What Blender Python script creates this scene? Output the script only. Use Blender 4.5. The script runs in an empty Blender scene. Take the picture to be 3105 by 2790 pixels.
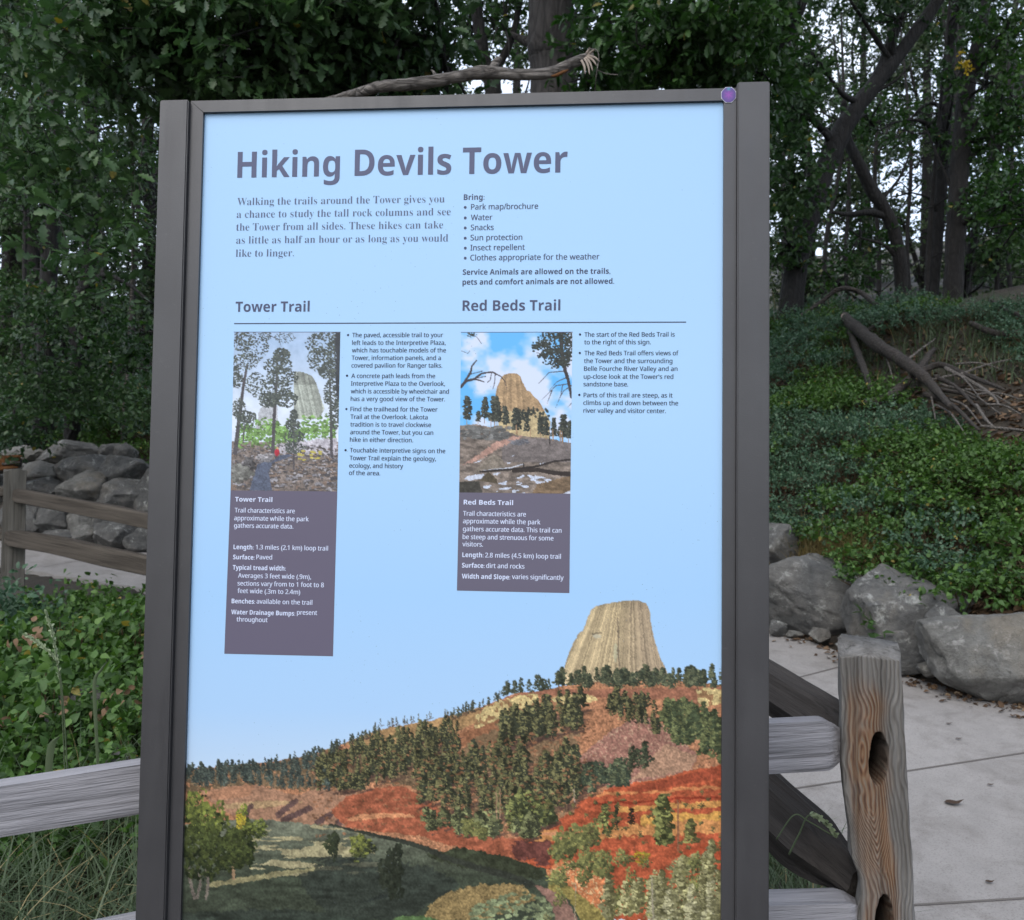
import bpy, bmesh, math, random
import numpy as np
from mathutils import Matrix, Vector

random.seed(7)
RNG = np.random.default_rng(77)
SC = bpy.context.scene
COL = SC.collection

# ---------------------------------------------------------------- camera, sky, sun, exposure
PW, PH = 2025.0, 1819.6                    # picture units used for measuring
FOC = 2667.0 / 3105 * PW
PITCH, ROLL = 0.04145, 0.01318
EYE = np.array([0.0, 0.0, 1.45])
cp, sp, cr, sr = math.cos(PITCH), math.sin(PITCH), math.cos(ROLL), math.sin(ROLL)
FWD = np.array([0, cp, sp]); R0 = np.array([1.0, 0, 0]); U0 = np.array([0, -sp, cp])
RIGHT = cr * R0 + sr * U0; UP = -sr * R0 + cr * U0
cam = bpy.data.cameras.new('camera'); cam.sensor_width = 36; cam.lens = 2667.0 / 3105 * 36
cam.clip_start = .05; cam.clip_end = 2000
cam.dof.use_dof = True; cam.dof.focus_distance = 1.56; cam.dof.aperture_fstop = 11
co = bpy.data.objects.new('camera', cam); COL.objects.link(co); SC.camera = co
co.matrix_world = Matrix((tuple([RIGHT[i], UP[i], -FWD[i], EYE[i]]) for i in range(3))).to_4x4() if False else \
    Matrix([[RIGHT[i], UP[i], -FWD[i], EYE[i]] for i in range(3)] + [[0, 0, 0, 1]])

SUN_EL, SUN_AZ = math.radians(46), math.radians(205)
W = bpy.data.worlds.new('World'); SC.world = W; W.use_nodes = True
wn = W.node_tree.nodes; wl = W.node_tree.links
bg = wn['Background']; bg.inputs[1].default_value = 0.15
sky = wn.new('ShaderNodeTexSky'); sky.sky_type = 'NISHITA'; sky.sun_disc = False
sky.sun_elevation = SUN_EL; sky.sun_rotation = SUN_AZ; sky.dust_density = 2.0; sky.ozone_density = 1.2; sky.air_density = 1.0
# thin bright cloud cover over the blue
wtc = wn.new('ShaderNodeTexCoord'); wmp = wn.new('ShaderNodeMapping'); wmp.inputs['Scale'].default_value = (1, 1, 2.2)
wno = wn.new('ShaderNodeTexNoise'); wno.inputs['Scale'].default_value = 2.2; wno.inputs['Detail'].default_value = 6
wrp = wn.new('ShaderNodeMapRange'); wrp.inputs['From Min'].default_value = .35; wrp.inputs['From Max'].default_value = .6; wrp.inputs['To Min'].default_value = .45; wrp.inputs['To Max'].default_value = .85
wmx = wn.new('ShaderNodeMix'); wmx.data_type = 'RGBA'; wmx.inputs[7].default_value = (4.6, 5.0, 5.7, 1)
wl.new(wtc.outputs['Generated'], wmp.inputs[0]); wl.new(wmp.outputs[0], wno.inputs['Vector']); wl.new(wno.outputs[0], wrp.inputs[0])
wl.new(wrp.outputs[0], wmx.inputs[0]); wl.new(sky.outputs[0], wmx.inputs[6]); wl.new(wmx.outputs[2], bg.inputs[0])
sun = bpy.data.lights.new('sun', 'SUN'); sun.energy = .8; sun.angle = math.radians(40); sun.color = (1, .96, .9)
so = bpy.data.objects.new('sun', sun); COL.objects.link(so)
sd = Vector((math.sin(SUN_AZ) * math.cos(SUN_EL), math.cos(SUN_AZ) * math.cos(SUN_EL), math.sin(SUN_EL)))
so.rotation_euler = sd.to_track_quat('Z', 'Y').to_euler(); so.location = (0, -5, 12)
SC.view_settings.view_transform = 'Standard'; SC.view_settings.look = 'None'
SC.view_settings.exposure = 1.2; SC.view_settings.gamma = 1
try:
    SC.cycles.max_bounces = 6; SC.cycles.diffuse_bounces = 3; SC.cycles.glossy_bounces = 2; SC.cycles.transmission_bounces = 3
    SC.cycles.use_denoising = True
except Exception:
    pass


# ---------------------------------------------------------------- measuring helpers
def ray(px, py):
    return RIGHT * ((px - PW / 2) / FOC) + UP * ((PH / 2 - py) / FOC) + FWD


def at(px, py, d):
    """world point seen at picture position (px, py), d metres ahead"""
    r = ray(px, py); return EYE + r * (d / r[1])


def pix(p):
    q = np.asarray(p, float) - EYE
    z = q @ FWD
    return PW / 2 + FOC * (q @ RIGHT) / z, PH / 2 - FOC * (q @ UP) / z


# ---------------------------------------------------------------- object helpers
def tag(o, label=None, cat=None, group=None, kind=None):
    if label: o['label'] = label
    if cat: o['category'] = cat
    if group: o['group'] = group
    if kind: o['kind'] = kind
    return o


def empty(name, loc=(0, 0, 0), label=None, cat=None, group=None):
    o = bpy.data.objects.new(name, None); COL.objects.link(o); o.location = loc; o.empty_display_size = .1
    return tag(o, label, cat, group)


def link(name, me, mat, parent=None, loc=None):
    o = bpy.data.objects.new(name, me); COL.objects.link(o)
    if mat is not None:
        for m in (mat if isinstance(mat, (list, tuple)) else [mat]): me.materials.append(m)
    if parent is not None:
        o.parent = parent
        o.matrix_parent_inverse = Matrix.Translation(-Vector(parent.location)) if loc is None else Matrix()
    if loc is not None: o.location = loc
    return o


def mesh(name, V, F, smooth=False, attrs=None, tri=False, mats=None):
    """V (n,3); F list of faces or an (m,k) array"""
    me = bpy.data.meshes.new(name)
    V = np.asarray(V, np.float32)
    if isinstance(F, np.ndarray):
        m, k = F.shape
        me.vertices.add(len(V)); me.vertices.foreach_set('co', V.ravel())
        me.loops.add(m * k); me.loops.foreach_set('vertex_index', F.astype(np.int32).ravel())
        me.polygons.add(m); me.polygons.foreach_set('loop_start', np.arange(0, m * k, k, dtype=np.int32))
        me.polygons.foreach_set('loop_total', np.full(m, k, np.int32))
        me.update(calc_edges=True)
    else:
        me.from_pydata(V.tolist(), [], F); me.update()
    if smooth: me.polygons.foreach_set('use_smooth', np.ones(len(me.polygons), bool))
    if mats is not None: me.polygons.foreach_set('material_index', np.asarray(mats, np.int32))
    for k_, v in (attrs or {}).items():
        v = np.asarray(v, np.float32)
        if v.ndim == 1:
            a = me.attributes.new(k_, 'FLOAT', 'POINT'); a.data.foreach_set('value', v)
        else:
            a = me.attributes.new(k_, 'FLOAT_COLOR', 'POINT')
            a.data.foreach_set('color', np.concatenate([v, np.ones((len(v), 1), np.float32)], 1).ravel())
    me.validate()
    return me


class Acc:
    """collects pieces into one mesh"""
    def __init__(s): s.V = []; s.F = []; s.n = 0; s.A = []
    def add(s, V, F, a=None):
        s.V.append(np.asarray(V, float)); s.F += [tuple(i + s.n for i in f) for f in F]; s.n += len(V)
        s.A.append(np.zeros(len(V)) if a is None else np.asarray(a, float) * np.ones(len(V)))
    def mesh(s, name, smooth=True, attr=None):
        return mesh(name, np.concatenate(s.V), s.F, smooth, {attr: np.concatenate(s.A)} if attr else None)


# lattice noise in 3-D
_P = np.random.default_rng(3).random((64, 64, 64))
def n3(p, f=1.0, octs=3):
    p = np.asarray(p, float) * f
    out = 0; amp = 1; tot = 0
    for o in range(octs):
        q = p * 2 ** o + 17.3 * o
        i = np.floor(q).astype(int); t = q - i; t = t * t * (3 - 2 * t); i &= 63; j = (i + 1) & 63
        x0, y0, z0 = i[..., 0], i[..., 1], i[..., 2]; x1, y1, z1 = j[..., 0], j[..., 1], j[..., 2]
        tx, ty, tz = t[..., 0], t[..., 1], t[..., 2]
        a = _P[x0, y0, z0] * (1 - tx) + _P[x1, y0, z0] * tx; b = _P[x0, y1, z0] * (1 - tx) + _P[x1, y1, z0] * tx
        c = _P[x0, y0, z1] * (1 - tx) + _P[x1, y0, z1] * tx; d = _P[x0, y1, z1] * (1 - tx) + _P[x1, y1, z1] * tx
        out = out + amp * ((a * (1 - ty) + b * ty) * (1 - tz) + (c * (1 - ty) + d * ty) * tz); tot += amp; amp *= .5
    return out / tot - .5


def sstep(a, b, x):
    t = np.clip((np.asarray(x, float) - a) / (b - a), 0, 1); return t * t * (3 - 2 * t)


def cat_rom(pts, n):
    """smooth resampling of a polyline (any dimension)"""
    P = np.asarray(pts, float)
    if len(P) == 2: return P[0] + (P[1] - P[0]) * np.linspace(0, 1, n)[:, None]
    E = np.vstack([2 * P[0] - P[1], P, 2 * P[-1] - P[-2]])
    u = np.linspace(0, len(P) - 1, n); i = np.minimum(u.astype(int), len(P) - 2); t = (u - i)[:, None]
    a, b, c, d = E[i], E[i + 1], E[i + 2], E[i + 3]
    return .5 * (2 * b + (c - a) * t + (2 * a - 5 * b + 4 * c - d) * t ** 2 + (3 * b - a - 3 * c + d) * t ** 3)


def tube(pts, rad, n=None, segs=10, rough=0.0, rf=6.0, sm=True):
    """tapered limb along points; rad list matches pts"""
    pts = np.asarray(pts, float); rad = np.asarray(rad, float)
    n = n or max(len(pts) * 5, 6)
    Q = cat_rom(np.hstack([pts, rad[:, None]]), n); C, R = Q[:, :3], np.maximum(Q[:, 3], .0015)
    T = np.gradient(C, axis=0); T /= np.linalg.norm(T, axis=1)[:, None] + 1e-9
    ref = np.array([0.31, 0.87, 0.13]) if abs(T[0][1]) < .8 else np.array([.9, .1, .2])
    V = []
    for c, r, t in zip(C, R, T):
        a = np.cross(t, ref); a /= np.linalg.norm(a) + 1e-9; b = np.cross(t, a)
        th = np.arange(segs) * 2 * math.pi / segs
        V.append(c + r * (np.cos(th)[:, None] * a + np.sin(th)[:, None] * b))
    V = np.concatenate(V)
    if rough:
        cc = np.repeat(C, segs, 0); rr = np.repeat(R, segs)[:, None]
        d = (V - cc) / rr
        V = cc + d * rr * (1 + rough * 2 * n3(V, rf, 3)[:, None])
    F = []
    for i in range(n - 1):
        for j in range(segs):
            k = (j + 1) % segs
            F.append((i * segs + j, i * segs + k, (i + 1) * segs + k, (i + 1) * segs + j))
    F.append(tuple(range(segs))[::-1]); F.append(tuple((n - 1) * segs + j for j in range(segs)))
    return V, F


# ---------------------------------------------------------------- materials
def nmat(name):
    m = bpy.data.materials.new(name); m.use_nodes = True
    nt = m.node_tree; p = nt.nodes['Principled BSDF']
    return m, nt, p


def N(nt, t, **kw):
    n = nt.nodes.new('ShaderNode' + t)
    for k, v in kw.items():
        if k.startswith('i_'):
            key = k[2:]; key = int(key) if key.isdigit() else key.replace('_', ' ')
            n.inputs[key].default_value = v
        else: setattr(n, k, v)
    return n


def ramp(nt, fac, stops, interp='LINEAR'):
    r = N(nt, 'ValToRGB'); r.color_ramp.interpolation = interp
    e = r.color_ramp.elements
    while len(e) < len(stops): e.new(.5)
    for i, (p, c) in enumerate(stops):
        e[i].position = p; e[i].color = (*c, 1) if len(c) == 3 else c
    nt.links.new(fac, r.inputs[0]); return r.outputs[0]


def mixc(nt, a, b, fac, mode='MIX'):
    m = N(nt, 'Mix', data_type='RGBA', blend_type=mode)
    for s, i in ((fac, 0), (a, 6), (b, 7)):
        if hasattr(s, 'links'): nt.links.new(s, m.inputs[i])
        else: m.inputs[i].default_value = s if i == 0 else (*s, 1)
    return m.outputs[2]


def noise(nt, co, scale, detail=6, rough=.6, dim='3D', dist=0.0):
    n = N(nt, 'TexNoise', i_Scale=scale, i_Detail=detail, i_Roughness=rough, i_Distortion=dist)
    if co is not None: nt.links.new(co, n.inputs['Vector'])
    return n.outputs[0]


def coords(nt, scale=(1, 1, 1), kind='Object'):
    t = N(nt, 'TexCoord'); m = N(nt, 'Mapping'); m.inputs['Scale'].default_value = scale
    nt.links.new(t.outputs[kind], m.inputs[0]); return m.outputs[0]


def bump(nt, p, h, strength=.4, dist=.01):
    b = N(nt, 'Bump', i_Strength=strength, i_Distance=dist); nt.links.new(h, b.inputs['Height']); nt.links.new(b.outputs[0], p.inputs['Normal'])


def stone_mat(name, dark, mid, light, lichen=(.33, .335, .31), warm=(.17, .145, .105)):
    m, nt, p = nmat(name)
    oi = N(nt, 'ObjectInfo'); t = N(nt, 'TexCoord'); ad = N(nt, 'VectorMath', operation='ADD')
    sc = N(nt, 'VectorMath', operation='SCALE'); sc.inputs[3].default_value = 30
    cmb = N(nt, 'CombineXYZ'); [nt.links.new(oi.outputs['Random'], cmb.inputs[i]) for i in range(3)]
    nt.links.new(cmb.outputs[0], sc.inputs[0]); nt.links.new(t.outputs['Object'], ad.inputs[0]); nt.links.new(sc.outputs[0], ad.inputs[1])
    c = ad.outputs[0]
    big = noise(nt, c, 3.6, 8, .68, dist=.3); fine = noise(nt, c, 30, 8, .74); vf = noise(nt, c, 110, 4, .7)
    col = ramp(nt, big, [(.30, dark), (.5, mid), (.7, light)])
    col = mixc(nt, col, ramp(nt, fine, [(.3, (.25, .25, .25)), (.7, (1.0, 1.0, 1.0))]), .55, 'MULTIPLY')
    l1 = noise(nt, c, 7.5, 9, .78, dist=.25)
    col = mixc(nt, col, lichen, ramp(nt, l1, [(.55, (0, 0, 0)), (.64, (.75, .75, .75))]))
    l2 = noise(nt, c, 2.3, 6, .6, dist=.4)
    col = mixc(nt, col, warm, ramp(nt, l2, [(.55, (0, 0, 0)), (.75, (.55, .55, .55))]))
    vz = N(nt, 'TexVoronoi', feature='DISTANCE_TO_EDGE', i_Scale=3.2); nz_ = N(nt, 'TexNoise', i_Scale=5.0, i_Detail=5.0); nt.links.new(c, nz_.inputs['Vector'])
    ad2 = N(nt, 'VectorMath', operation='ADD'); nt.links.new(c, ad2.inputs[0]); nt.links.new(nz_.outputs[1], ad2.inputs[1]); nt.links.new(ad2.outputs[0], vz.inputs['Vector'])
    col = mixc(nt, col, ramp(nt, vz.outputs[0], [(0, (.28, .27, .26)), (.03, (1, 1, 1))]), .38, 'MULTIPLY')
    nt.links.new(col, p.inputs['Base Color']); p.inputs['Roughness'].default_value = .85
    ma = N(nt, 'Math', operation='ADD'); nt.links.new(fine, ma.inputs[0]); nt.links.new(vf, ma.inputs[1])
    bump(nt, p, ma.outputs[0], .8, .02)
    return m


def wood_mat(name, axis, lo, mid, hi, warm=False, ring=1.0):
    m, nt, p = nmat(name)
    s1 = [11, 11, 11]; s1[axis] = .7; s2 = [46, 46, 46]; s2[axis] = 1.3; s3 = [160, 160, 160]; s3[axis] = 9
    c1 = coords(nt, s1); c2 = coords(nt, s2); c3 = coords(nt, s3)
    a = noise(nt, c1, 1.0, 6, .6, dist=1.2 * ring); b = noise(nt, c2, 1.0, 5, .65, dist=.5); d = noise(nt, c3, 1, 3, .6)
    col = ramp(nt, a, [(.28, lo), (.48, mid), (.72, hi)])
    col = mixc(nt, col, ramp(nt, b, [(.30, (.12, .11, .10)), (.46, (.78, .78, .78)), (.66, (1, 1, 1))]), .8, 'MULTIPLY')
    ck = noise(nt, coords(nt, [q * .33 for q in s2]), 1.0, 7, .7, dist=.7)
    col = mixc(nt, col, ramp(nt, ck, [(.30, (.30, .29, .28)), (.40, (1, 1, 1)), (.62, (1, 1, 1)), (.75, (1.25, 1.25, 1.25))]), .9, 'MULTIPLY')
    if warm:
        at_ = N(nt, 'Attribute', attribute_name='warm')
        ra = N(nt, 'Attribute', attribute_name='rings')
        wcol = ramp(nt, ra.outputs[2], [(.0, (.075, .024, .008)), (.4, (.20, .090, .034)), (.75, (.26, .165, .090)), (1, (.22, .18, .14))])
        wcol = mixc(nt, wcol, ramp(nt, b, [(.30, (.35, .30, .26)), (.6, (1, 1, 1))]), .7, 'MULTIPLY')
        ml = N(nt, 'Math', operation='MULTIPLY'); nt.links.new(ramp(nt, at_.outputs[2], [(0, (0, 0, 0)), (1, (.82, .82, .82))]), ml.inputs[0])
        nt.links.new(ramp(nt, a, [(.30, (.45, .45, .45)), (.6, (1, 1, 1))]), ml.inputs[1])
        gcol = ramp(nt, ra.outputs[2], [(.0, (.50, .48, .46)), (.6, (1, 1, 1))]); col = mixc(nt, col, gcol, .8, 'MULTIPLY')
        col = mixc(nt, col, wcol, ml.outputs[0])
        dk = N(nt, 'Attribute', attribute_name='hole_shade')
        col = mixc(nt, col, (.006, .003, .002), dk.outputs[2])  # near-black shade painted into the mortise holes
    nt.links.new(col, p.inputs['Base Color']); p.inputs['Roughness'].default_value = .85; p.inputs['Specular IOR Level'].default_value = .15
    ma = N(nt, 'Math', operation='ADD'); nt.links.new(b, ma.inputs[0]); nt.links.new(d, ma.inputs[1])
    bump(nt, p, ma.outputs[0], .9, .004)
    return m


def bark_mat(name, lo, hi, sx=16, axis=2):
    m, nt, p = nmat(name)
    sv = [sx, sx, sx]; sv[axis] = sx * .22; c = coords(nt, sv); a = noise(nt, c, 1, 8, .7, dist=.8)
    v = N(nt, 'TexVoronoi', feature='DISTANCE_TO_EDGE', i_Scale=1.3); nt.links.new(c, v.inputs['Vector'])
    col = ramp(nt, a, [(.3, lo), (.7, hi)])
    col = mixc(nt, col, ramp(nt, v.outputs[0], [(.0, (.25, .23, .22)), (.16, (1, 1, 1))]), .8, 'MULTIPLY')
    nt.links.new(col, p.inputs['Base Color']); p.inputs['Roughness'].default_value = .9
    ma = N(nt, 'Math', operation='ADD'); nt.links.new(a, ma.inputs[0]); nt.links.new(v.outputs[0], ma.inputs[1])
    bump(nt, p, ma.outputs[0], 1.0, .03)
    return m


def leaf_mat(name, dark, mid, light, odd, rough=.45, trans=.28):
    """tone (a per-leaf value 0..1) picks the leaf's own green"""
    m, nt, p = nmat(name)
    a = N(nt, 'Attribute', attribute_name='tone')
    col = ramp(nt, a.outputs[2], [(0, dark), (.45, mid), (.9, light), (.97, odd)])
    n_ = noise(nt, coords(nt, (1, 1, 1), 'Object'), 60, 3)
    col = mixc(nt, col, ramp(nt, n_, [(.3, (.75, .75, .75)), (.7, (1, 1, 1))]), .5, 'MULTIPLY')
    nt.links.new(col, p.inputs['Base Color']); p.inputs['Roughness'].default_value = rough
    p.inputs['Specular IOR Level'].default_value = .35
    tr = N(nt, 'BsdfTranslucent'); hs = N(nt, 'HueSaturation', i_Saturation=1.2, i_Value=1.3)
    nt.links.new(col, hs.inputs['Color']); nt.links.new(hs.outputs[0], tr.inputs[0])
    mx = N(nt, 'MixShader', i_0=trans); nt.links.new(p.outputs[0], mx.inputs[1]); nt.links.new(tr.outputs[0], mx.inputs[2])
    nt.links.new(mx.outputs[0], nt.nodes['Material Output'].inputs[0])
    return m


def plain(name, c, rough=.5, spec=.5, metal=0):
    m, nt, p = nmat(name); p.inputs['Base Color'].default_value = (*c, 1)
    p.inputs['Roughness'].default_value = rough; p.inputs['Specular IOR Level'].default_value = spec; p.inputs['Metallic'].default_value = metal
    return m


OAK = leaf_mat('oak_leaf', (0.0201, 0.0447, 0.0179), (0.0389, 0.0795, 0.0286), (0.0723, 0.1341, 0.0447), (0.2226, 0.1888, 0.0447))
OAK_WARM = leaf_mat('oak_leaf_bright', (0.0160, 0.0416, 0.0112), (0.0336, 0.0800, 0.0208), (0.0680, 0.1360, 0.0320), (0.1760, 0.1600, 0.0400))
FAR = leaf_mat('far_leaf', (0.0221, 0.0410, 0.0189), (0.0441, 0.0724, 0.0315), (0.0756, 0.1071, 0.0473), (0.1512, 0.1386, 0.0630))
SNOWB = leaf_mat('snowberry_leaf', (0.0367, 0.0787, 0.0460), (0.0673, 0.1272, 0.0721), (0.1040, 0.1736, 0.0952), (0.1592, 0.1851, 0.0600))
BRAM = leaf_mat('bramble_leaf', (0.0328, 0.0707, 0.0167), (0.0598, 0.1239, 0.0276), (0.1023, 0.1861, 0.0428), (0.2880, 0.2362, 0.0590), .6)
DRY = leaf_mat('dry_leaf', (0.049, 0.0294, 0.0182), (0.098, 0.0595, 0.0336), (0.168, 0.105, 0.0595), (0.252, 0.182, 0.112), .8, .1)
GRASS = leaf_mat('grass_blade', (0.0338, 0.0562, 0.0225), (0.0638, 0.0938, 0.045), (0.0975, 0.1275, 0.0675), (0.2475, 0.2025, 0.0975), .55)
STRAW = leaf_mat('straw_blade', (0.15, 0.1125, 0.045), (0.24, 0.1875, 0.0825), (0.315, 0.255, 0.1275), (0.15, 0.165, 0.06), .7)
YEL = leaf_mat('yellow_leaf', (0.28, 0.192, 0.008), (0.4, 0.288, 0.012), (0.48, 0.36, 0.016), (0.496, 0.384, 0.04))
BARK = bark_mat('oak_bark', (0.0042, 0.0037, 0.0035), (0.0173, 0.0152, 0.0139), 14)
PINEBARK = bark_mat('pine_bark', (0.0097, 0.0088, 0.0088), (0.0418, 0.0374, 0.0352), 9)
DEADBARK = bark_mat('dead_bark', (.040, .034, .029), (.25, .225, .20), 30, 0)
ROCK = stone_mat('boulder_stone', (0.0531, 0.0539, 0.0526), (0.1029, 0.1020, 0.0967), (0.1705, 0.1611, 0.1468))
ROCK2 = stone_mat('tan_boulder_stone', (0.0910, 0.0877, 0.0780), (0.1560, 0.1527, 0.1397), (0.2210, 0.2177, 0.2015), (0.2990, 0.2925, 0.2730), (0.1950, 0.1560, 0.1040))
GREYWOOD = wood_mat('weathered_wood', 0, (0.1392, 0.1348, 0.1436), (0.2349, 0.2306, 0.2436), (0.3480, 0.3393, 0.3567))
DARKWOOD = wood_mat('dark_weathered_wood', 0, (0.0215, 0.0185, 0.0163), (0.0406, 0.0353, 0.0318), (0.0716, 0.0619, 0.0549))
FARWOOD = wood_mat('brown_weathered_wood', 0, (0.0351, 0.0295, 0.0238), (0.0633, 0.0536, 0.0436), (0.0988, 0.0847, 0.0691))
POSTWOOD = wood_mat('post_wood', 2, (0.0940, 0.0877, 0.0783), (0.1629, 0.1535, 0.1409), (0.2380, 0.2286, 0.2161), True)
FARPOST = wood_mat('far_post_wood', 2, (0.0605, 0.0558, 0.0465), (0.1023, 0.0953, 0.0814), (0.1488, 0.1395, 0.1209))


# ---------------------------------------------------------------- ground
BX = np.array([[14, -8], [8, 1], [5, 3], [3.6, 4.3], [2.92, 5.05], [2.5, 5.6], [1.95, 6.85], [0, 8.3], [-3.2, 9.6], [-7, 11.2], [-14, 14.5], [-60, 36]], float)
NEAR = np.array([[14, -9], [8, -.5], [4, .2], [1.9, 1.2], [1.35, 2.1], [1.15, 3.2], [1.0, 4.0], [-.6, 6.0], [-3.4, 7.9], [-7, 9.7], [-14, 12.2], [-60, 33]], float)


def bdist(x, y):
    """signed distance to the line of boulders, positive uphill"""
    x = np.asarray(x, float); y = np.asarray(y, float)
    best = np.full(x.shape, 1e9); sg = np.ones(x.shape)
    for a, b in zip(BX[:-1], BX[1:]):
        d = b - a; L = d @ d
        t = np.clip(((x - a[0]) * d[0] + (y - a[1]) * d[1]) / L, 0, 1)
        ex, ey = x - a[0] - t * d[0], y - a[1] - t * d[1]
        q = np.hypot(ex, ey); s = -(ex * d[1] - ey * d[0])
        m = q < best - 1e-9
        best = np.where(m, q, best); sg = np.where(m, np.sign(s), sg)
    return best * -sg


def base_z(x, y):
    yy = np.clip(np.asarray(y, float), -50, 11)
    return .11 * np.where(yy > 3.2, yy - 2.5, np.where(yy > 1.8, .5 * (yy - 1.8) ** 2 / 1.4, 0))


def ground_z(x, y):
    n = bdist(x, y)
    h = .5 * sstep(.05, .8, n) + .5 * np.clip(n - .8, 0, 5.7) + .36 * np.clip(n - 11, 0, 24)
    p = np.stack([np.asarray(x, float), np.asarray(y, float), np.zeros_like(n)], -1)
    bumpy = sstep(.2, 1.5, n)
    return base_z(x, y) + h + n3(p, .55, 3) * .55 * bumpy + n3(p, 2.2, 3) * .10 * (.35 + .65 * bumpy)


# quick look-up of the ground height in the part that is seen
_hx = np.arange(-30, 30, .08); _hy = np.arange(-2, 42, .08)
_HM = ground_z(*np.meshgrid(_hx, _hy))
def gz_fast(x, y):
    fx = np.clip((np.asarray(x, float) + 30) / .08, 0, len(_hx) - 1.01); fy = np.clip((np.asarray(y, float) + 2) / .08, 0, len(_hy) - 1.01)
    i, j = fx.astype(int), fy.astype(int); s, t = fx - i, fy - j
    return (_HM[j, i] * (1 - s) + _HM[j, i + 1] * s) * (1 - t) + (_HM[j + 1, i] * (1 - s) + _HM[j + 1, i + 1] * s) * t


def in_poly(x, y, P):
    m = np.zeros(np.shape(x), bool)
    for (x0, y0), (x1, y1) in zip(P, np.roll(P, -1, 0)):
        if y0 == y1: continue
        m ^= ((y0 > y) != (y1 > y)) & (x < (x1 - x0) * (y - y0) / (y1 - y0) + x0)
    return m


PATHPOLY = np.vstack([NEAR, BX[::-1]])
u = np.linspace(-1, 1, 300); gx = 15 * u + 485 * np.sign(u) * np.abs(u) ** 7; gy = 7 + gx
X, Y = np.meshgrid(gx, gy)
Zg = ground_z(X, Y)
ins = in_poly(X, Y, PATHPOLY)
Zg = np.where(ins, base_z(X, Y) - .06, Zg)
n = bdist(X, Y)
idx = np.arange(300 * 300).reshape(300, 300)
Fq = np.stack([idx[:-1, :-1], idx[:-1, 1:], idx[1:, 1:], idx[1:, :-1]], -1).reshape(-1, 4)
gm, nt, p = nmat('forest_floor')
c = coords(nt); a = noise(nt, c, 1.4, 6, .6); b = noise(nt, c, 16, 8, .7); d_ = noise(nt, c, 70, 4, .7)
col = ramp(nt, a, [(.35, (.030, .023, .015)), (.52, (.050, .039, .025)), (.66, (.034, .042, .018))])
col = mixc(nt, col, ramp(nt, b, [(.3, (.4, .38, .36)), (.7, (1.3, 1.25, 1.2))]), .8, 'MULTIPLY')
tal = N(nt, 'Attribute', attribute_name='talus')
v = N(nt, 'TexVoronoi', i_Scale=1.1); nt.links.new(c, v.inputs['Vector'])
tc = ramp(nt, v.outputs['Color'], [(.2, (.035, .034, .033)), (.8, (.11, .107, .103))])
tc = mixc(nt, tc, (.10, .095, .05), ramp(nt, a, [(.5, (0, 0, 0)), (.6, (1, 1, 1))]))
col = mixc(nt, col, tc, tal.outputs[2])
nt.links.new(col, p.inputs['Base Color']); p.inputs['Roughness'].default_value = .95
ma = N(nt, 'Math', operation='ADD'); nt.links.new(b, ma.inputs[0]); nt.links.new(d_, ma.inputs[1]); bump(nt, p, ma.outputs[0], .9, .04)
tag(link('ground', mesh('ground', np.stack([X, Y, Zg], -1).reshape(-1, 3), Fq, True, {'talus': sstep(9.5, 13, n).ravel()}), gm), 'shaded forest floor rising to a wooded slope', kind='structure')

# concrete path with saw-cut joints
s_ = np.linspace(0, 11, 200); i_ = np.minimum(s_.astype(int), 10); t_ = (s_ - i_)[:, None]
A_ = NEAR[i_] * (1 - t_) + NEAR[i_ + 1] * t_; B_ = BX[i_] * (1 - t_) + BX[i_ + 1] * t_
q_ = np.linspace(0, 1, 24)
XY = A_[:, None] + (B_ - A_)[:, None] * q_[None, :, None]
XY[:, 0] += .025 * np.sin(np.arange(200) * 2.1)[:, None]
Zp = base_z(XY[..., 0], XY[..., 1]) + .012
V = np.concatenate([XY, Zp[..., None]], -1).reshape(-1, 3)
idx = np.arange(200 * 24).reshape(200, 24)
Fp = [tuple(f) for f in np.stack([idx[:-1, :-1], idx[1:, :-1], idx[1:, 1:], idx[:-1, 1:]], -1).reshape(-1, 4)]
low = V[idx[:, 0]] - [0, 0, .09]; k0 = len(V)
V = np.vstack([V, low]); Fp += [(int(idx[i, 0]), k0 + i, k0 + i + 1, int(idx[i + 1, 0])) for i in range(199)]
mi = [0] * len(Fp)
def strip(a, b, w=.011):
    """a saw-cut joint, laid just above the slab"""
    global V
    a = np.array(a, float); b = np.array(b, float); nn = 14
    d = (b - a) / np.linalg.norm(b - a); o = np.array([-d[1], d[0]]) * w / 2; k = len(V); R = []
    for i in range(nn):
        q = a + (b - a) * i / (nn - 1)
        for g in (q - o, q + o): R.append([g[0], g[1], float(base_z(g[0], g[1])) + .0155])
    V = np.vstack([V, R])
    for i in range(nn - 1): Fp.append((k + 2 * i, k + 2 * i + 1, k + 2 * i + 3, k + 2 * i + 2)); mi.append(1)
def gpt(px, py):
    """path point seen at a picture position"""
    r = ray(px, py); t = 2.0
    for _ in range(60):
        q = EYE + r * t; t += (q[2] - base_z(q[0], q[1]) - .015) / max(-r[2], .02) * .8
    return (EYE + r * t)[:2]
strip(gpt(1530, 1352), gpt(1662, 1318)); strip(gpt(1545, 1563), gpt(2080, 1480)); strip(gpt(1600, 1802), gpt(2090, 1772)); strip(gpt(1690, 1560), gpt(1690, 1850)); 
strip((-2.2, 7.2), (-1.4, 8.9)); strip((-4.6, 8.7), (-3.9, 10.0)); strip((-6.4, 9.6), (-5.8, 10.7))
pm, nt, p = nmat('concrete')
c = coords(nt); a = noise(nt, c, 1.1, 6, .6); b = noise(nt, c, 9, 8, .65); d_ = noise(nt, c, 140, 3, .6)
col = ramp(nt, a, [(.3, (.205, .193, .183)), (.7, (.262, .247, .235))])
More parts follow.
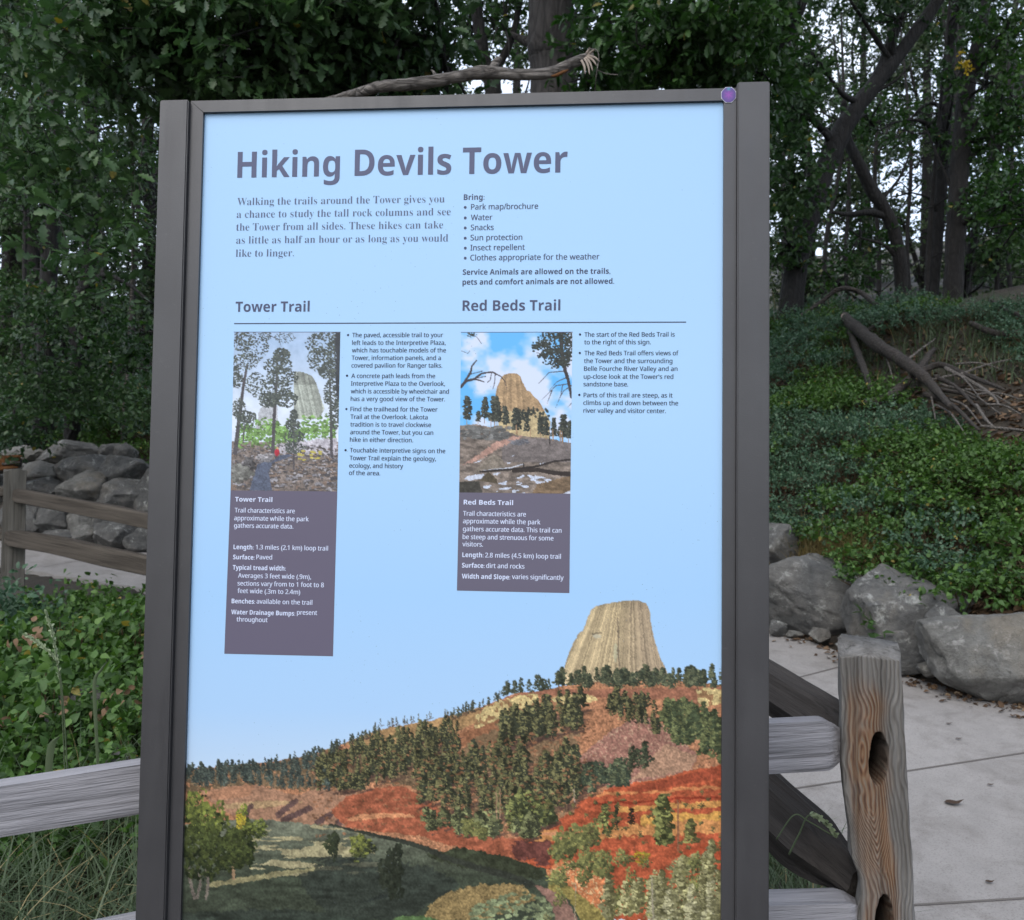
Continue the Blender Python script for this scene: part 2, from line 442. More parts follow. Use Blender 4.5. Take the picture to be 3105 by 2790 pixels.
col = mixc(nt, col, ramp(nt, b, [(.3, (.82, .82, .82)), (.65, (1, 1, 1))]), .8, 'MULTIPLY')
col = mixc(nt, col, ramp(nt, d_, [(.3, (.55, .53, .5)), (.48, (1, 1, 1))]), .7, 'MULTIPLY')
col = mixc(nt, col, ramp(nt, noise(nt, c, 3.3, 9, .75, dist=.6), [(.36, (.70, .68, .66)), (.52, (1, 1, 1))]), .8, 'MULTIPLY')
nt.links.new(col, p.inputs['Base Color']); p.inputs['Roughness'].default_value = .9; bump(nt, p, d_, .35, .004)
jm = plain('concrete_joint', (.115, .105, .097), .95, .1)
tag(link('path', mesh('path', V, Fp, False, None, mats=mi), [pm, jm]), 'pale concrete path with sawn joints', kind='structure')

# ---------------------------------------------------------------- printed pictures of the sign (drawn in numpy)
def vnoise(h, w, cell, rng, octs=1, ax=1.0):
    """smooth value noise 0..1; ax stretches it along x"""
    out = np.zeros((h, w)); amp = 1.0; tot = 0.0
    for o in range(octs):
        cy = max(cell / 2 ** o, 1.0); cxx = max(cy * ax, 1.0)
        gh, gw = int(h / cy) + 3, int(w / cxx) + 3
        g = rng.random((gh, gw))
        y = np.arange(h) / cy; x = np.arange(w) / cxx
        iy = y.astype(int); ix = x.astype(int)
        fy = y - iy; fx = x - ix
        fy = (fy * fy * (3 - 2 * fy))[:, None]; fx = (fx * fx * (3 - 2 * fx))[None, :]
        a = g[iy][:, ix]; b = g[iy][:, ix + 1]; c = g[iy + 1][:, ix]; d = g[iy + 1][:, ix + 1]
        out += amp * ((a * (1 - fx) + b * fx) * (1 - fy) + (c * (1 - fx) + d * fx) * fy)
        tot += amp; amp *= 0.5
    return out / tot


class Canvas:
    """a small painter: coordinates are those of the print, colours 0..255"""
    def __init__(s, w, h, k, seed):
        s.k = k; s.W = int(w * k); s.H = int(h * k)
        s.rng = np.random.default_rng(seed)
        s.a = np.zeros((s.H, s.W, 3))
        s.yy, s.xx = np.mgrid[0:s.H, 0:s.W]
        s.xx = (s.xx + .5) / k; s.yy = (s.yy + .5) / k
        s.n1 = vnoise(s.H, s.W, 14 * k, s.rng, 3); s.n2 = vnoise(s.H, s.W, 14 * k, s.rng, 3)
        s.fine = vnoise(s.H, s.W, 3.2, s.rng, 2); s.mid = vnoise(s.H, s.W, 9, s.rng, 3)
        s.big = vnoise(s.H, s.W, 60 * k, s.rng, 3)

    def poly(s, pts, rough=0.0):
        x = s.xx + (s.n1 - .5) * rough; y = s.yy + (s.n2 - .5) * rough
        m = np.zeros(x.shape, bool)
        n = len(pts)
        for i in range(n):
            x0, y0 = pts[i]; x1, y1 = pts[(i + 1) % n]
            if y0 == y1: continue
            c = ((y0 > y) != (y1 > y)) & (x < (x1 - x0) * (y - y0) / (y1 - y0) + x0)
            m ^= c
        return m

    def fill(s, m, col, var=0.0, field=None, al=1.0):
        f = s.mid if field is None else field
        c = np.array(col, float) * (1 + var * (f[..., None] - .5) * 2)
        s.a[m] = s.a[m] * (1 - al) + c[m] * al

    def dab(s, x, y, rx, ry, col, al=1.0):
        k = s.k
        x0 = max(int((x - rx) * k), 0); x1 = min(int((x + rx) * k) + 2, s.W)
        y0 = max(int((y - ry) * k), 0); y1 = min(int((y + ry) * k) + 2, s.H)
        if x1 <= x0 or y1 <= y0: return
        d = ((s.xx[y0:y1, x0:x1] - x) / rx) ** 2 + ((s.yy[y0:y1, x0:x1] - y) / ry) ** 2
        m = (d < .75 + .5 * s.fine[y0:y1, x0:x1]) * al
        b = s.a[y0:y1, x0:x1]
        b += (np.array(col, float) - b) * m[..., None]

    def line(s, pts, w, col, al=1.0, taper=1.0):
        for i in range(len(pts) - 1):
            (x0, y0), (x1, y1) = pts[i], pts[i + 1]
            n = max(int(math.hypot(x1 - x0, y1 - y0) / max(w * .4, .8)), 1)
            for j in range(n + 1):
                t = j / n; q = (i + t) / (len(pts) - 1)
                ww = w * (1 + (taper - 1) * q) * .5
                s.dab(x0 + (x1 - x0) * t, y0 + (y1 - y0) * t, max(ww, .6 / s.k), max(ww, .6 / s.k), col, al)

    def pine(s, x, base, h, w, lit, dark, trunk=None, n=26, gap=.18, top=.12):
        r = s.rng
        if trunk is not None: s.line([(x, base), (x + r.normal(0, .01 * h), base - h * .9)], max(w * .07, 1.6), trunk, 1, .4)
        n = int(n * 2.6); lo = 1.1 / s.k; lean = r.normal(0, .03) * h
        wob = r.uniform(.45, 1.15, 9)
        for i in range(n):
            t = gap + (1 - gap) * (i + r.random()) / n
            hw = w * .5 * (top + (1 - top) * (1 - t) ** .75) * wob[min(int(t * 8.9), 8)]
            u = r.uniform(-1, 1)
            c = np.array(lit) if r.random() < .40 - .5 * u else np.array(dark)
            s.dab(x + u * hw + lean * t, base - h * t, max(w * r.uniform(.05, .15), lo), max(w * r.uniform(.04, .10), lo * .7), c * r.uniform(.72, 1.22))

    def clump(s, x, y, rx, ry, lit, dark, n=60, sz=.2, side=-.7):
        r = s.rng
        n = int(n * 3); sz *= .62; lo = 1.0 / s.k
        for i in range(n):
            a = r.uniform(0, 2 * math.pi); q = r.random() ** .55 * (1 + .22 * math.sin(3 * a + x) + .14 * math.sin(7 * a + y))
            u, v = q * math.cos(a), q * math.sin(a)
            l = .5 + .5 * (side * u - .6 * v) + .35 * math.sin(9 * u + x) * math.sin(8 * v + y) + r.normal(0, .2)
            c = np.array(dark) + (np.array(lit) - np.array(dark)) * min(max(l, 0), 1)
            s.dab(x + u * rx, y + v * ry, max(rx * sz * r.uniform(.5, 1.3), lo), max(ry * sz * r.uniform(.4, 1.0), lo), c * r.uniform(.88, 1.1))


def finish(c, land, warp=2.2, grain=.34, sat=.98, lift=20, soft=None):
    """break up edges and add the grain of the ground, trees and stones"""
    r = c.rng
    land = land & (np.abs(c.a - c.sky0).max(-1) > 4)
    dx = (vnoise(c.H, c.W, 4.5, r, 2) - .5) * warp * 2; dy = (vnoise(c.H, c.W, 4.5, r, 2) - .5) * warp * 2
    yy, xx = np.mgrid[0:c.H, 0:c.W]
    b = c.a[np.clip((yy + dy).round().astype(int), 0, c.H - 1), np.clip((xx + dx).round().astype(int), 0, c.W - 1)]
    if soft is not None: grain = np.where(soft, grain * .3, grain)
    g = 1 + grain * ((vnoise(c.H, c.W, 3.0, r, 2) - .5) * 1.5 + (vnoise(c.H, c.W, 10, r, 3, 1.6) - .5) * 1.2)
    b = b * g[..., None]; gr = b.mean(-1, keepdims=True)
    b = (gr + (b - gr) * sat) * .84 + lift
    c.a = np.where(land[..., None], b, c.a)
    return c


def sky_rgb(srcy):
    ys = np.array([300, 1200, 1800, 2150, 2320, 2790.])
    cs = np.array([[180, 220, 250], [182, 221, 251], [175, 216, 249], [182, 217, 246], [198, 222, 240], [198, 222, 240.]])
    return np.stack([np.interp(srcy, ys, cs[:, i]) for i in range(3)], -1)


def paint_landscape():
    k = .6
    c = Canvas(2026, 1190, k, 5); r = c.rng
    c.a[:] = sky_rgb(c.yy / 1.178 + 1780); c.sky0 = c.a.copy()
    # tower
    tw = [(1340, 345), (1375, 300), (1390, 255), (1408, 205), (1425, 175), (1447, 150), (1462, 110), (1475, 85), (1490, 70), (1530, 58), (1600, 48),
          (1645, 48), (1672, 60), (1685, 85), (1690, 130), (1700, 180), (1718, 240), (1745, 300), (1756, 345)]
    m = c.poly(tw, 5)
    ctr = 1585 - (c.yy - 50) * .11
    hw = 105 + (c.yy - 48) * .36
    t = (c.xx - ctr) / hw
    q = ((t + 2) * 46 + .8 * c.big).astype(int)
    st = np.random.default_rng(2).random(400)[np.clip(q, 0, 399)]
    st2 = np.random.default_rng(3).random(900)[np.clip(((t + 2) * 100 + c.mid * 1.2).astype(int), 0, 899)]
    base = np.array([212, 188, 140.]) - (np.array([212, 188, 140]) - np.array([182, 160, 126.])) * np.clip((t + .1) * 1.4, 0, 1)[..., None]
    base = base * (.70 + .32 * st + .28 * st2 + .10 * (c.mid - .5))[..., None]
    edge = np.clip((c.yy - 48) / 40, 0, 1)[..., None]
    base = base * (.86 + .14 * edge)
    c.a[m] = base[m]
    c.line([(1570, 110), (1574, 180), (1572, 240), (1580, 300)], 4, (120, 105, 85), .7)
    c.line([(1618, 60), (1612, 130)], 3, (125, 110, 90), .6)
    c.line([(1482, 168), (1512, 164)], 4, (105, 95, 75), .8)
    c.dab(1495, 176, 16, 7, (222, 214, 180), .8); c.dab(1562, 235, 7, 35, (205, 205, 165), .6)
    # hill body
    ridge = [(20, 652), (130, 642), (300, 626), (440, 606), (560, 572), (640, 538), (720, 508), (800, 494), (900, 477), (990, 456), (1080, 428),
             (1150, 402), (1200, 380), (1290, 371), (1400, 350), (1500, 338), (1620, 330), (1760, 330), (1960, 352)]
    m = c.poly(ridge + [(1960, 1190), (15, 1190)], 8)
    c.fill(m, (190, 130, 90), .36, c.fine)
    c.fill(m & c.poly([(600, 560), (720, 500), (1000, 445), (1080, 430), (1060, 490), (960, 530), (800, 560), (680, 580)], 12), (182, 142, 92), .18)
    c.fill(m & c.poly([(960, 540), (1150, 470), (1170, 560), (1040, 580)], 14), (160, 106, 72), .16)
    c.fill(m & c.poly([(1140, 400), (1290, 368), (1960, 358), (1960, 420), (1700, 400), (1500, 395), (1300, 385)], 10), (166, 108, 80), .22)
    c.fill(m & c.poly([(20, 655), (300, 630), (560, 580), (700, 590), (860, 540), (980, 560), (1000, 730), (860, 720), (700, 700), (520, 735), (250, 712), (20, 735)], 40) & (c.mid > .3), (96, 88, 64), .3, c.fine, .7)
    c.fill(m & c.poly([(900, 680), (1150, 480), (1440, 470), (1400, 800), (1200, 880), (1000, 830)], 50) & (c.mid > .42), (108, 100, 72), .3, c.fine, .6)
    # pale cliffs
    for p in ([(1060, 508), (1066, 462), (1100, 425), (1180, 398), (1282, 378), (1294, 402), (1250, 428), (1190, 440), (1150, 466), (1110, 492)],
              [(1330, 398), (1400, 385), (1480, 385), (1502, 402), (1430, 428), (1350, 414)],
              [(1848, 366), (1890, 360), (1950, 372), (1950, 412), (1880, 434), (1858, 410)]):
        mm = c.poly(p, 14); c.fill(mm, (226, 200, 132), .2, c.fine); c.fill(mm & (c.mid > .6), (150, 112, 74), .2)
    # talus slope right
    mm = c.poly([(1390, 650), (1450, 592), (1560, 505), (1640, 464), (1700, 470), (1780, 532), (1856, 602), (1835, 655), (1560, 716), (1490, 705)], 10)
    c.fill(mm, (170, 118, 98), .22, c.fine); c.fill(mm & (c.fine > .7), (205, 165, 130), .1)
    c.fill(c.poly([(1740, 560), (1850, 600), (1835, 655), (1620, 690), (1700, 600)], 16), (182, 140, 108), .2, c.fine)
    # pale slope left with gullies
    mm = c.poly([(80, 730), (200, 710), (280, 706), (420, 745), (520, 712), (640, 720), (640, 860), (420, 842), (240, 828), (150, 800)], 10)
    c.fill(mm, (176, 130, 98), .16)
    c.fill(c.poly([(90, 735), (200, 712), (280, 706), (250, 750), (130, 760)], 6), (186, 132, 96), .1)
    c.fill(c.poly([(150, 775), (320, 762), (450, 768), (300, 790), (180, 792)], 5), (196, 160, 112), .12)
    for x0, y0, x1, y1 in [(420, 765, 360, 812), (470, 790, 380, 832), (555, 805, 500, 842), (260, 782, 240, 822), (620, 790, 575, 842)]:
        c.line([(x0, y0), ((x0 + x1) / 2 - 6, (y0 + y1) / 2 + 3), (x1, y1)], 20, (96, 72, 66), .85, 1.3)
    # red beds
    mm = c.poly([(545, 800), (600, 750), (700, 722), (790, 708), (860, 738), (940, 800), (1050, 880), (1200, 900), (1285, 868), (1420, 800), (1430, 765), (1560, 712),
                 (1700, 690), (1830, 655), (1960, 632), (1960, 1190), (1560, 1190), (1300, 1060), (1180, 965), (1000, 930), (860, 888), (700, 872), (600, 858)], 12)
    c.fill(mm, (172, 94, 64), .28)
    c.fill(mm & (c.xx > 1240), (192, 90, 56), .3)
    yb = c.yy + (c.big - .5) * 26 + (c.xx - 1500) * .06
    for y0, hh, x0, col in [(742, 7, 1440, (214, 132, 78)), (800, 12, 1560, (226, 158, 82)), (852, 24, 1650, (224, 164, 78)), (776, 4, 1480, (150, 56, 36)), (880, 22, 1270, (220, 148, 84))]:
        c.fill(mm & (abs(yb - y0) < hh * (.4 + c.mid)) & (c.xx > x0), col, .2)
    for p in ([(600, 838), (640, 812), (740, 806), (840, 812), (850, 822), (720, 826)], [(1290, 880), (1420, 868), (1470, 850), (1380, 905)]):
        c.fill(c.poly(p, 10), (222, 150, 100), .15)
    c.fill(c.poly([(1600, 722), (1830, 668), (1945, 640), (1945, 680), (1800, 706), (1650, 735)], 6), (164, 74, 48), .2)
    mm = c.poly([(1310, 1020), (1360, 980), (1450, 985), (1540, 1060), (1570, 1130), (1500, 1150), (1400, 1090), (1320, 1060)], 16)
    c.fill(mm, (214, 128, 78), .25); c.fill(mm & (c.fine > .62), (238, 190, 130), .1)
    c.fill(c.poly([(1180, 915), (1330, 905), (1330, 1000), (1200, 960)], 44), (112, 64, 54), .35)
    c.fill(c.poly([(1780, 960), (1880, 915), (1950, 915), (1950, 985), (1830, 990)], 10), (184, 80, 48), .2)
    # meadow, river
    md = c.poly([(10, 1200), (10, 850), (260, 826), (420, 842), (560, 852), (700, 880), (860, 926), (1000, 960), (1180, 985), (1310, 1010), (1340, 1060), (1450, 1110), (1560, 1200)], 10)
    sh = np.clip((c.yy - 840) / 200, 0, 1)[..., None]
    g = np.array([120, 124, 100.]) * (1 - sh) + np.array([62, 70, 54.]) * sh
    hn = vnoise(c.H, c.W, 8, r, 3, 4.0)
    g = g * (.72 + .56 * hn)[..., None]
    c.a[md] = g[md]
    lit = md & (vnoise(c.H, c.W, 9, r, 2, 9.0) > .56) & (c.yy < 1010 + 30 * c.big) & (c.yy > 850) & (c.xx > 255) & (c.xx < 640 + (c.yy - 850) * .6)
    c.fill(lit, (172, 162, 118), .2)
    c.fill(md & c.poly([(100, 1060), (230, 1035), (330, 1020), (500, 1000), (500, 1012), (250, 1052), (110, 1075)], 12), (150, 142, 98), .2)
    c.fill(c.poly([(430, 1040), (560, 960), (760, 980), (900, 1000), (1010, 1060), (880, 1150), (760, 1195), (560, 1195), (480, 1110)], 40), (48, 55, 48), .3, hn, .7)
    c.fill(c.poly([(880, 960), (1010, 930), (1180, 965), (1320, 1010), (1300, 1050), (1180, 1030), (1000, 1000)], 16), (56, 62, 44), .35)
    c.line([(540, 848), (620, 868), (700, 886), (800, 908), (880, 932), (960, 968), (1060, 1000), (1180, 1030), (1260, 1062)], 9, (52, 56, 46), .85, 3.0)
    c.fill(c.poly([(890, 1150), (960, 1090), (1100, 1060), (1220, 1062), (1280, 1110), (1200, 1160), (1050, 1195), (880, 1195)], 22), (150, 126, 78), .35, c.fine)
    c.fill(c.poly([(1270, 1062), (1330, 1080), (1390, 1120), (1432, 1195), (1350, 1195), (1330, 1130)], 6), (150, 112, 94), .12)
    c.fill(c.poly([(1330, 1045), (1400, 1070), (1500, 1150), (1560, 1195), (1440, 1195), (1400, 1120), (1320, 1075)], 8), (150, 134, 70), .3, c.fine)
    for i in range(150):
        x = r.uniform(1040, 1340); y = 1195 - r.random() ** .8 * (110 - abs(x - 1220) * .35)
        c.dab(x, y, r.uniform(6, 15), r.uniform(4, 8), np.array((148, 160, 112)) * r.uniform(.55, 1.15))
    c.fill(c.poly([(760, 1195), (800, 1172), (900, 1178), (960, 1195)], 8), (84, 110, 64), .3)
    # trees, back to front
    LT, DK, TR = (122, 118, 74), (50, 54, 40), (140, 108, 78)
    jobs = []
    def band(n, x0, x1, f0, f1, h, wr=.5, lt=LT, dk=DK, tr=None, nb=22):
        for i in range(n):
            x = r.uniform(x0, x1); q = (x - x0) / (x1 - x0)
            ya, yb_ = np.interp(q, *f0), np.interp(q, *f1); y = ya + (yb_ - ya) * r.random()
            jobs.append((y, x, h * r.uniform(.7, 1.2), wr * r.uniform(.8, 1.2), lt, dk, tr, nb))
    BL = (98, 108, 92)
    band(230, 22, 560, ([0, .4, 1], [668, 660, 600]), ([0, .4, .6, 1], [728, 712, 735, 730]), 42, .5, (88, 98, 84), (58, 68, 62), None, 14)
    band(34, 540, 720, ([0, 1], [585, 530]), ([0, 1], [590, 522]), 32, .45, (84, 90, 72), (60, 66, 54), None, 10)
    band(26, 700, 1000, ([0, 1], [510, 460]), ([0, 1], [500, 452]), 26, .28, (110, 108, 92), (90, 90, 80), None, 6)
    band(20, 970, 1150, ([0, 1], [480, 410]), ([0, 1], [470, 405]), 34, .5, (96, 100, 84), (66, 72, 58), None, 12)
    band(16, 1140, 1350, ([0, 1], [405, 362]), ([0, 1], [395, 370]), 56, .5, (88, 94, 74), (56, 64, 50), None, 16)
    band(90, 1350, 1945, ([0, .5, 1], [350, 340, 345]), ([0, .5, 1], [370, 372, 372]), 62, .55, (100, 104, 74), (58, 66, 50), (120, 95, 70), 22)
    band(260, 500, 1000, ([0, .35, .7, 1], [650, 585, 560, 540]), ([0, .3, .6, 1], [745, 740, 690, 740]), 58, .5, LT, DK, TR, 18)
    band(36, 780, 1000, ([0, 1], [540, 500]), ([0, 1], [585, 545]), 46, .55, LT, DK, None, 16)
    band(84, 1150, 1440, ([0, 1], [500, 450]), ([0, 1], [600, 520]), 84, .45, LT, DK, TR, 26)
    band(190, 860, 1430, ([0, .5, 1], [680, 640, 640]), ([0, .5, 1], [800, 850, 800]), 92, .45, LT, DK, TR, 28)
    band(30, 1540, 1720, ([0, 1], [430, 430]), ([0, 1], [470, 560]), 72, .5, LT, DK, TR, 24)
    band(70, 1740, 1950, ([0, 1], [470, 500]), ([0, 1], [560, 650]), 80, .6, (112, 118, 72), (62, 72, 48), None, 26)
    band(9, 1570, 1690, ([0, 1], [640, 640]), ([0, 1], [690, 660]), 80, .45, (92, 100, 70), DK, TR, 20)
    band(26, 1430, 1600, ([0, 1], [700, 690]), ([0, 1], [775, 720]), 82, .6, (104, 112, 78), (58, 68, 52), TR, 26)
    band(34, 880, 1290, ([0, 1], [850, 870]), ([0, 1], [890, 915]), 62, .8, (134, 138, 88), (62, 66, 46), None, 24)
    band(34, 1190, 1330, ([0, 1], [800, 830]), ([0, 1], [890, 860]), 86, .55, (130, 134, 74), (60, 66, 42), None, 24)
    jobs += [(655, 1668, 82, .42, (86, 98, 68), (48, 60, 44), TR, 24), (905, 1515, 128, .55, (136, 138, 74), (66, 70, 40), TR, 34), (880, 1562, 100, .4, (60, 66, 40), (38, 42, 30), TR, 26),
             (950, 1735, 205, .5, (138, 140, 76), (60, 64, 36), TR, 52), (940, 1830, 110, .7, (136, 132, 72), (72, 70, 40), None, 34), (860, 1620, 70, .5, (60, 50, 36), (40, 34, 28), None, 14)]
    jobs.sort()
    for (y, x, h, wr, lt, dk, tr, nb) in jobs:
        rv = r.uniform(.86, 1.12)
        if 480 < x < 1500 and y > 420: c.line([(x, y), (x + h * .5, y - h * .16)], h * .16, (84, 62, 52), .55, .4)
        c.pine(x, y, h, h * wr * r.uniform(1, 1.5), np.array(lt) * rv, np.array(dk) * rv, tr if r.random() < .5 else None, nb, r.uniform(.1, .3))
    for i in range(420):      # bare ground showing between the trees
        x = r.uniform(480, 1500); y = np.interp(x, [480, 1000, 1500], [660, 600, 520]) + r.uniform(-40, 240)
        c.dab(x, y, r.uniform(3, 9), r.uniform(2, 4.5), np.array((176, 118, 80)) * r.uniform(.6, 1.1), .8)
    c.line([(1787, 940), (1786, 760)], 6, (160, 108, 74)); c.line([(1416, 770), (1414, 720)], 4, (190, 165, 140)); c.line([(1138, 830), (1137, 735)], 4, (176, 140, 104)); c.line([(1150, 826), (1150, 725)], 4, (170, 132, 98))
    LO, DO = (152, 150, 82), (70, 74, 44)
    for (x, y, rx, ry) in [(1370, 930, 42, 54), (1420, 900, 50, 44), (1470, 890, 40, 40), (1460, 985, 34, 60), (1520, 1000, 36, 44), (1045, 860, 34, 30), (1085, 880, 26, 22)]:
        c.clump(x, y, rx, ry, LO, DO, 80, .22)
    for i in range(64):
        x = r.uniform(1320, 1950); y = r.uniform(905, 1190)
        if y < 930 + (x - 1330) * .10 or (x < 1560 and 1000 < y < 1150 and r.random() < .75): continue
        f = r.uniform(.8, 1.15); c.clump(x, y, r.uniform(18, 40), r.uniform(18, 36), np.array(LO if r.random() < .6 else (176, 172, 112)) * f, np.array(DO) * f, 46, .2)
    for i in range(60):
        x = r.uniform(1290, 1945); y = r.uniform(720, 960)
        if y < 700 + (1450 - x) * .45: continue
        c.clump(x, y, r.uniform(5, 13), r.uniform(4, 10), (130, 124, 70), (70, 60, 40), 12, .35)
    for i in range(26):
        x = r.uniform(1530, 1945); y = 1200 - r.random() * (60 + (x - 1530) * .38)
        h = r.uniform(90, 150); f = r.uniform(.8, 1.1)
        c.pine(x, y + 40, h, h * .55, np.array((178, 172, 116)) * f, np.array((112, 108, 66)) * f, None, 46, .05)
    for x, h in [(1900, 170), (1840, 150), (1760, 140), (1700, 120)]:
        c.pine(x, 1215, h, h * .5, (196, 190, 140), (130, 126, 84), None, 60, .02)
    c.line([(1697, 1190), (1692, 1040)], 6, (170, 160, 130)); c.line([(1418, 1190), (1420, 1060)], 3, (180, 165, 130))
    c.clump(1655, 965, 26, 22, (190, 165, 40), (120, 110, 50), 30, .25)
    # trees standing in the meadow
    for (x, y, rx, ry, lit_) in [(551, 922, 25, 45, (60, 68, 44)), (655, 930, 42, 42, (142, 148, 66)), (765, 1020, 42, 88, (50, 56, 42))]:
        c.fill(c.poly([(x - rx, y + ry * .9), (x + rx, y + ry * .85), (x - rx * 3, y + ry * 1.2 + 8)], 6), (40, 46, 42), .2, None, .7)
        c.clump(x, y, rx, ry, lit_, (36, 42, 32), 110, .2)
    LY, DY = (142, 152, 66), (30, 38, 24)
    for x0, x1 in [(45, 60), (80, 68), (108, 100)]:
        c.line([(x0 - 8, 1000), (x0, 1060), (x1, 1112)], 9, (120, 110, 96), 1, 1.2)
    c.line([(198, 985), (198, 1042)], 12, (166, 132, 96))
    for (x, y, rx, ry) in [(55, 800, 55, 70), (110, 850, 62, 90), (60, 930, 62, 100), (140, 950, 60, 80), (225, 905, 56, 80), (275, 865, 46, 30), (215, 960, 48, 50)]:
        c.clump(x, y, rx, ry, LY if y < 880 else (84, 94, 46), DY, 190, .14, -.2)
    c.clump(232, 800, 20, 22, (150, 160, 60), (70, 80, 40), 24, .3); c.clump(222, 835, 16, 26, (214, 190, 50), (150, 130, 50), 24, .3)
    c.fill(c.poly([(10, 1165), (300, 1150), (520, 1160), (700, 1195), (10, 1195)], 20), (52, 60, 50), .4, hn)
    return finish(c, c.poly([(-9, 600), (300, 560), (700, 440), (1000, 400), (1150, 330), (1330, 270), (1400, 180), (1450, 30), (1720, 30), (1800, 250), (2100, 250), (2100, 1300), (-9, 1300)]), soft=c.poly(tw) & (c.yy < 290))


def paint_trail():
    """left picture: a paved trail under tall trees, rock tower behind"""
    c = Canvas(1271, 1820, .34, 9); r = c.rng
    c.a[:] = np.array([178, 203, 228.]) + np.clip((c.yy - 200) / 700, 0, 1)[..., None] * np.array([54, 40, 24]) + (c.big - .5)[..., None] * 30; c.sky0 = c.a.copy()
    m = c.poly([(690, 500), (780, 508), (880, 548), (922, 620), (962, 740), (1010, 890), (960, 1000), (690, 1000)], 8)
    st = np.random.default_rng(4).random(99)[((c.xx - c.yy * .22) / 17).astype(int) % 99]
    c.a[m] = (np.array([196, 204, 184.]) * (.72 + .36 * st[..., None]) * np.where(c.yy < 640, .86, 1.02)[..., None])[m]
    c.fill(c.poly([(290, 1130), (330, 900), (430, 800), (520, 860), (520, 1150)], 24), (206, 210, 212), .14)
    c.fill(c.yy > 1220 + 30 * c.big, (138, 124, 112), .35)
    for i in range(760):
        f = r.uniform(.62, 1.15); x = r.uniform(90, 1120); y = 1150 + r.normal(0, 62) - (x > 750) * 40
        c.dab(x, y, r.uniform(8, 24), r.uniform(6, 18), np.array((136, 186, 92)) * f)
    c.fill(c.poly([(500, 1260), (1140, 1190), (1140, 1380), (560, 1370)], 60), (206, 200, 204), .28, c.mid)
    for i in range(520):
        y = r.uniform(1270, 1740); s_ = (y - 1150) / 600
        g = r.choice([80, 118, 150, 178]); x = r.uniform(30, 1150)
        c.dab(x, y, 10 + 50 * s_ * r.random() ** 2, 5 + 24 * s_ * r.random() ** 2, (g, g * .98, g * .96 + 4) if r.random() < .7 else (142, 118, 100))
        c.dab(x + 6, y + 14 * s_ + 4, 8 + 30 * s_ * r.random(), 4 + 6 * s_, (92, 84, 78))
    c.fill(c.poly([(225, 1745), (270, 1600), (305, 1475), (400, 1440), (480, 1425), (560, 1375), (640, 1365), (682, 1380), (560, 1425), (470, 1455), (428, 1560), (465, 1745)], 8), (92, 102, 122), .1, c.fine)
    c.clump(400, 1400, 85, 45, (196, 192, 190), (110, 108, 108), 40, .3); c.clump(220, 1475, 75, 75, (110, 108, 106), (50, 48, 48), 50, .3); c.clump(140, 1560, 110, 90, (150, 150, 138), (92, 92, 84), 60, .3)
    DK, LT, TK = (66, 74, 70), (112, 122, 104), (84, 80, 82)
    def tree(trunk, w, blobs, n, sz, fill=.8):
        c.line(trunk, w, TK, 1, .55)
        for (x, y, rx, ry) in blobs:
            for i in range(n * 4):
                a = r.uniform(0, 6.28); q = math.sqrt(r.random()); u, v = q * math.cos(a), q * math.sin(a)
                f = r.random()
                c.dab(x + u * rx, y + v * ry, r.uniform(.25, .6) * sz, r.uniform(.18, .42) * sz, np.array(DK) * (1 - f * f) + np.array(LT) * f * f)
    tree([(80, 1350), (120, 1000), (165, 650), (205, 440)], 48, [(160, 190, 110, 110), (300, 250, 130, 150), (180, 400, 140, 90), (100, 560, 60, 120), (290, 640, 110, 130), (120, 900, 70, 120), (215, 980, 90, 60)], 46, 22)
    tree([(160, 1240), (185, 980)], 16, [(190, 1040, 90, 70)], 26, 18)
    tree([(472, 1340), (490, 900), (515, 560), (520, 330)], 40, [(560, 330, 90, 70), (520, 440, 150, 90), (570, 560, 170, 100), (500, 700, 160, 110), (600, 790, 130, 90), (430, 800, 110, 80)], 60, 24)
    tree([(1085, 1390), (1075, 900), (1060, 500)], 32, [(1000, 210, 190, 120), (1120, 330, 80, 240), (960, 380, 130, 130), (1060, 500, 110, 90), (1090, 740, 90, 160), (1120, 950, 60, 160)], 62, 24)
    c.fill(c.poly([(1120, 90), (1190, 90), (1170, 800), (1130, 760)], 40), (58, 62, 66), .2)
    tree([(350, 80), (540, 180), (560, 250)], 8, [(600, 150, 110, 60), (400, 130, 60, 50)], 26, 14)
    tree([(690, 1520), (690, 900)], 20, [(690, 960, 40, 60), (680, 1060, 80, 60), (690, 1180, 110, 70), (700, 1300, 120, 60)], 44, 20)
    c.dab(515, 1345, 26, 42, (214, 44, 62)); c.dab(520, 1300, 11, 12, (226, 190, 120)); c.line([(508, 1380), (508, 1425)], 9, (58, 56, 76)); c.line([(526, 1380), (526, 1425)], 9, (58, 56, 76))
    for i in range(14): c.dab(r.uniform(720, 980), r.uniform(1330, 1430), 22, 10, (212, 196, 84))
    return finish(c, c.yy > 0, 1.5, .26, .9, 22)


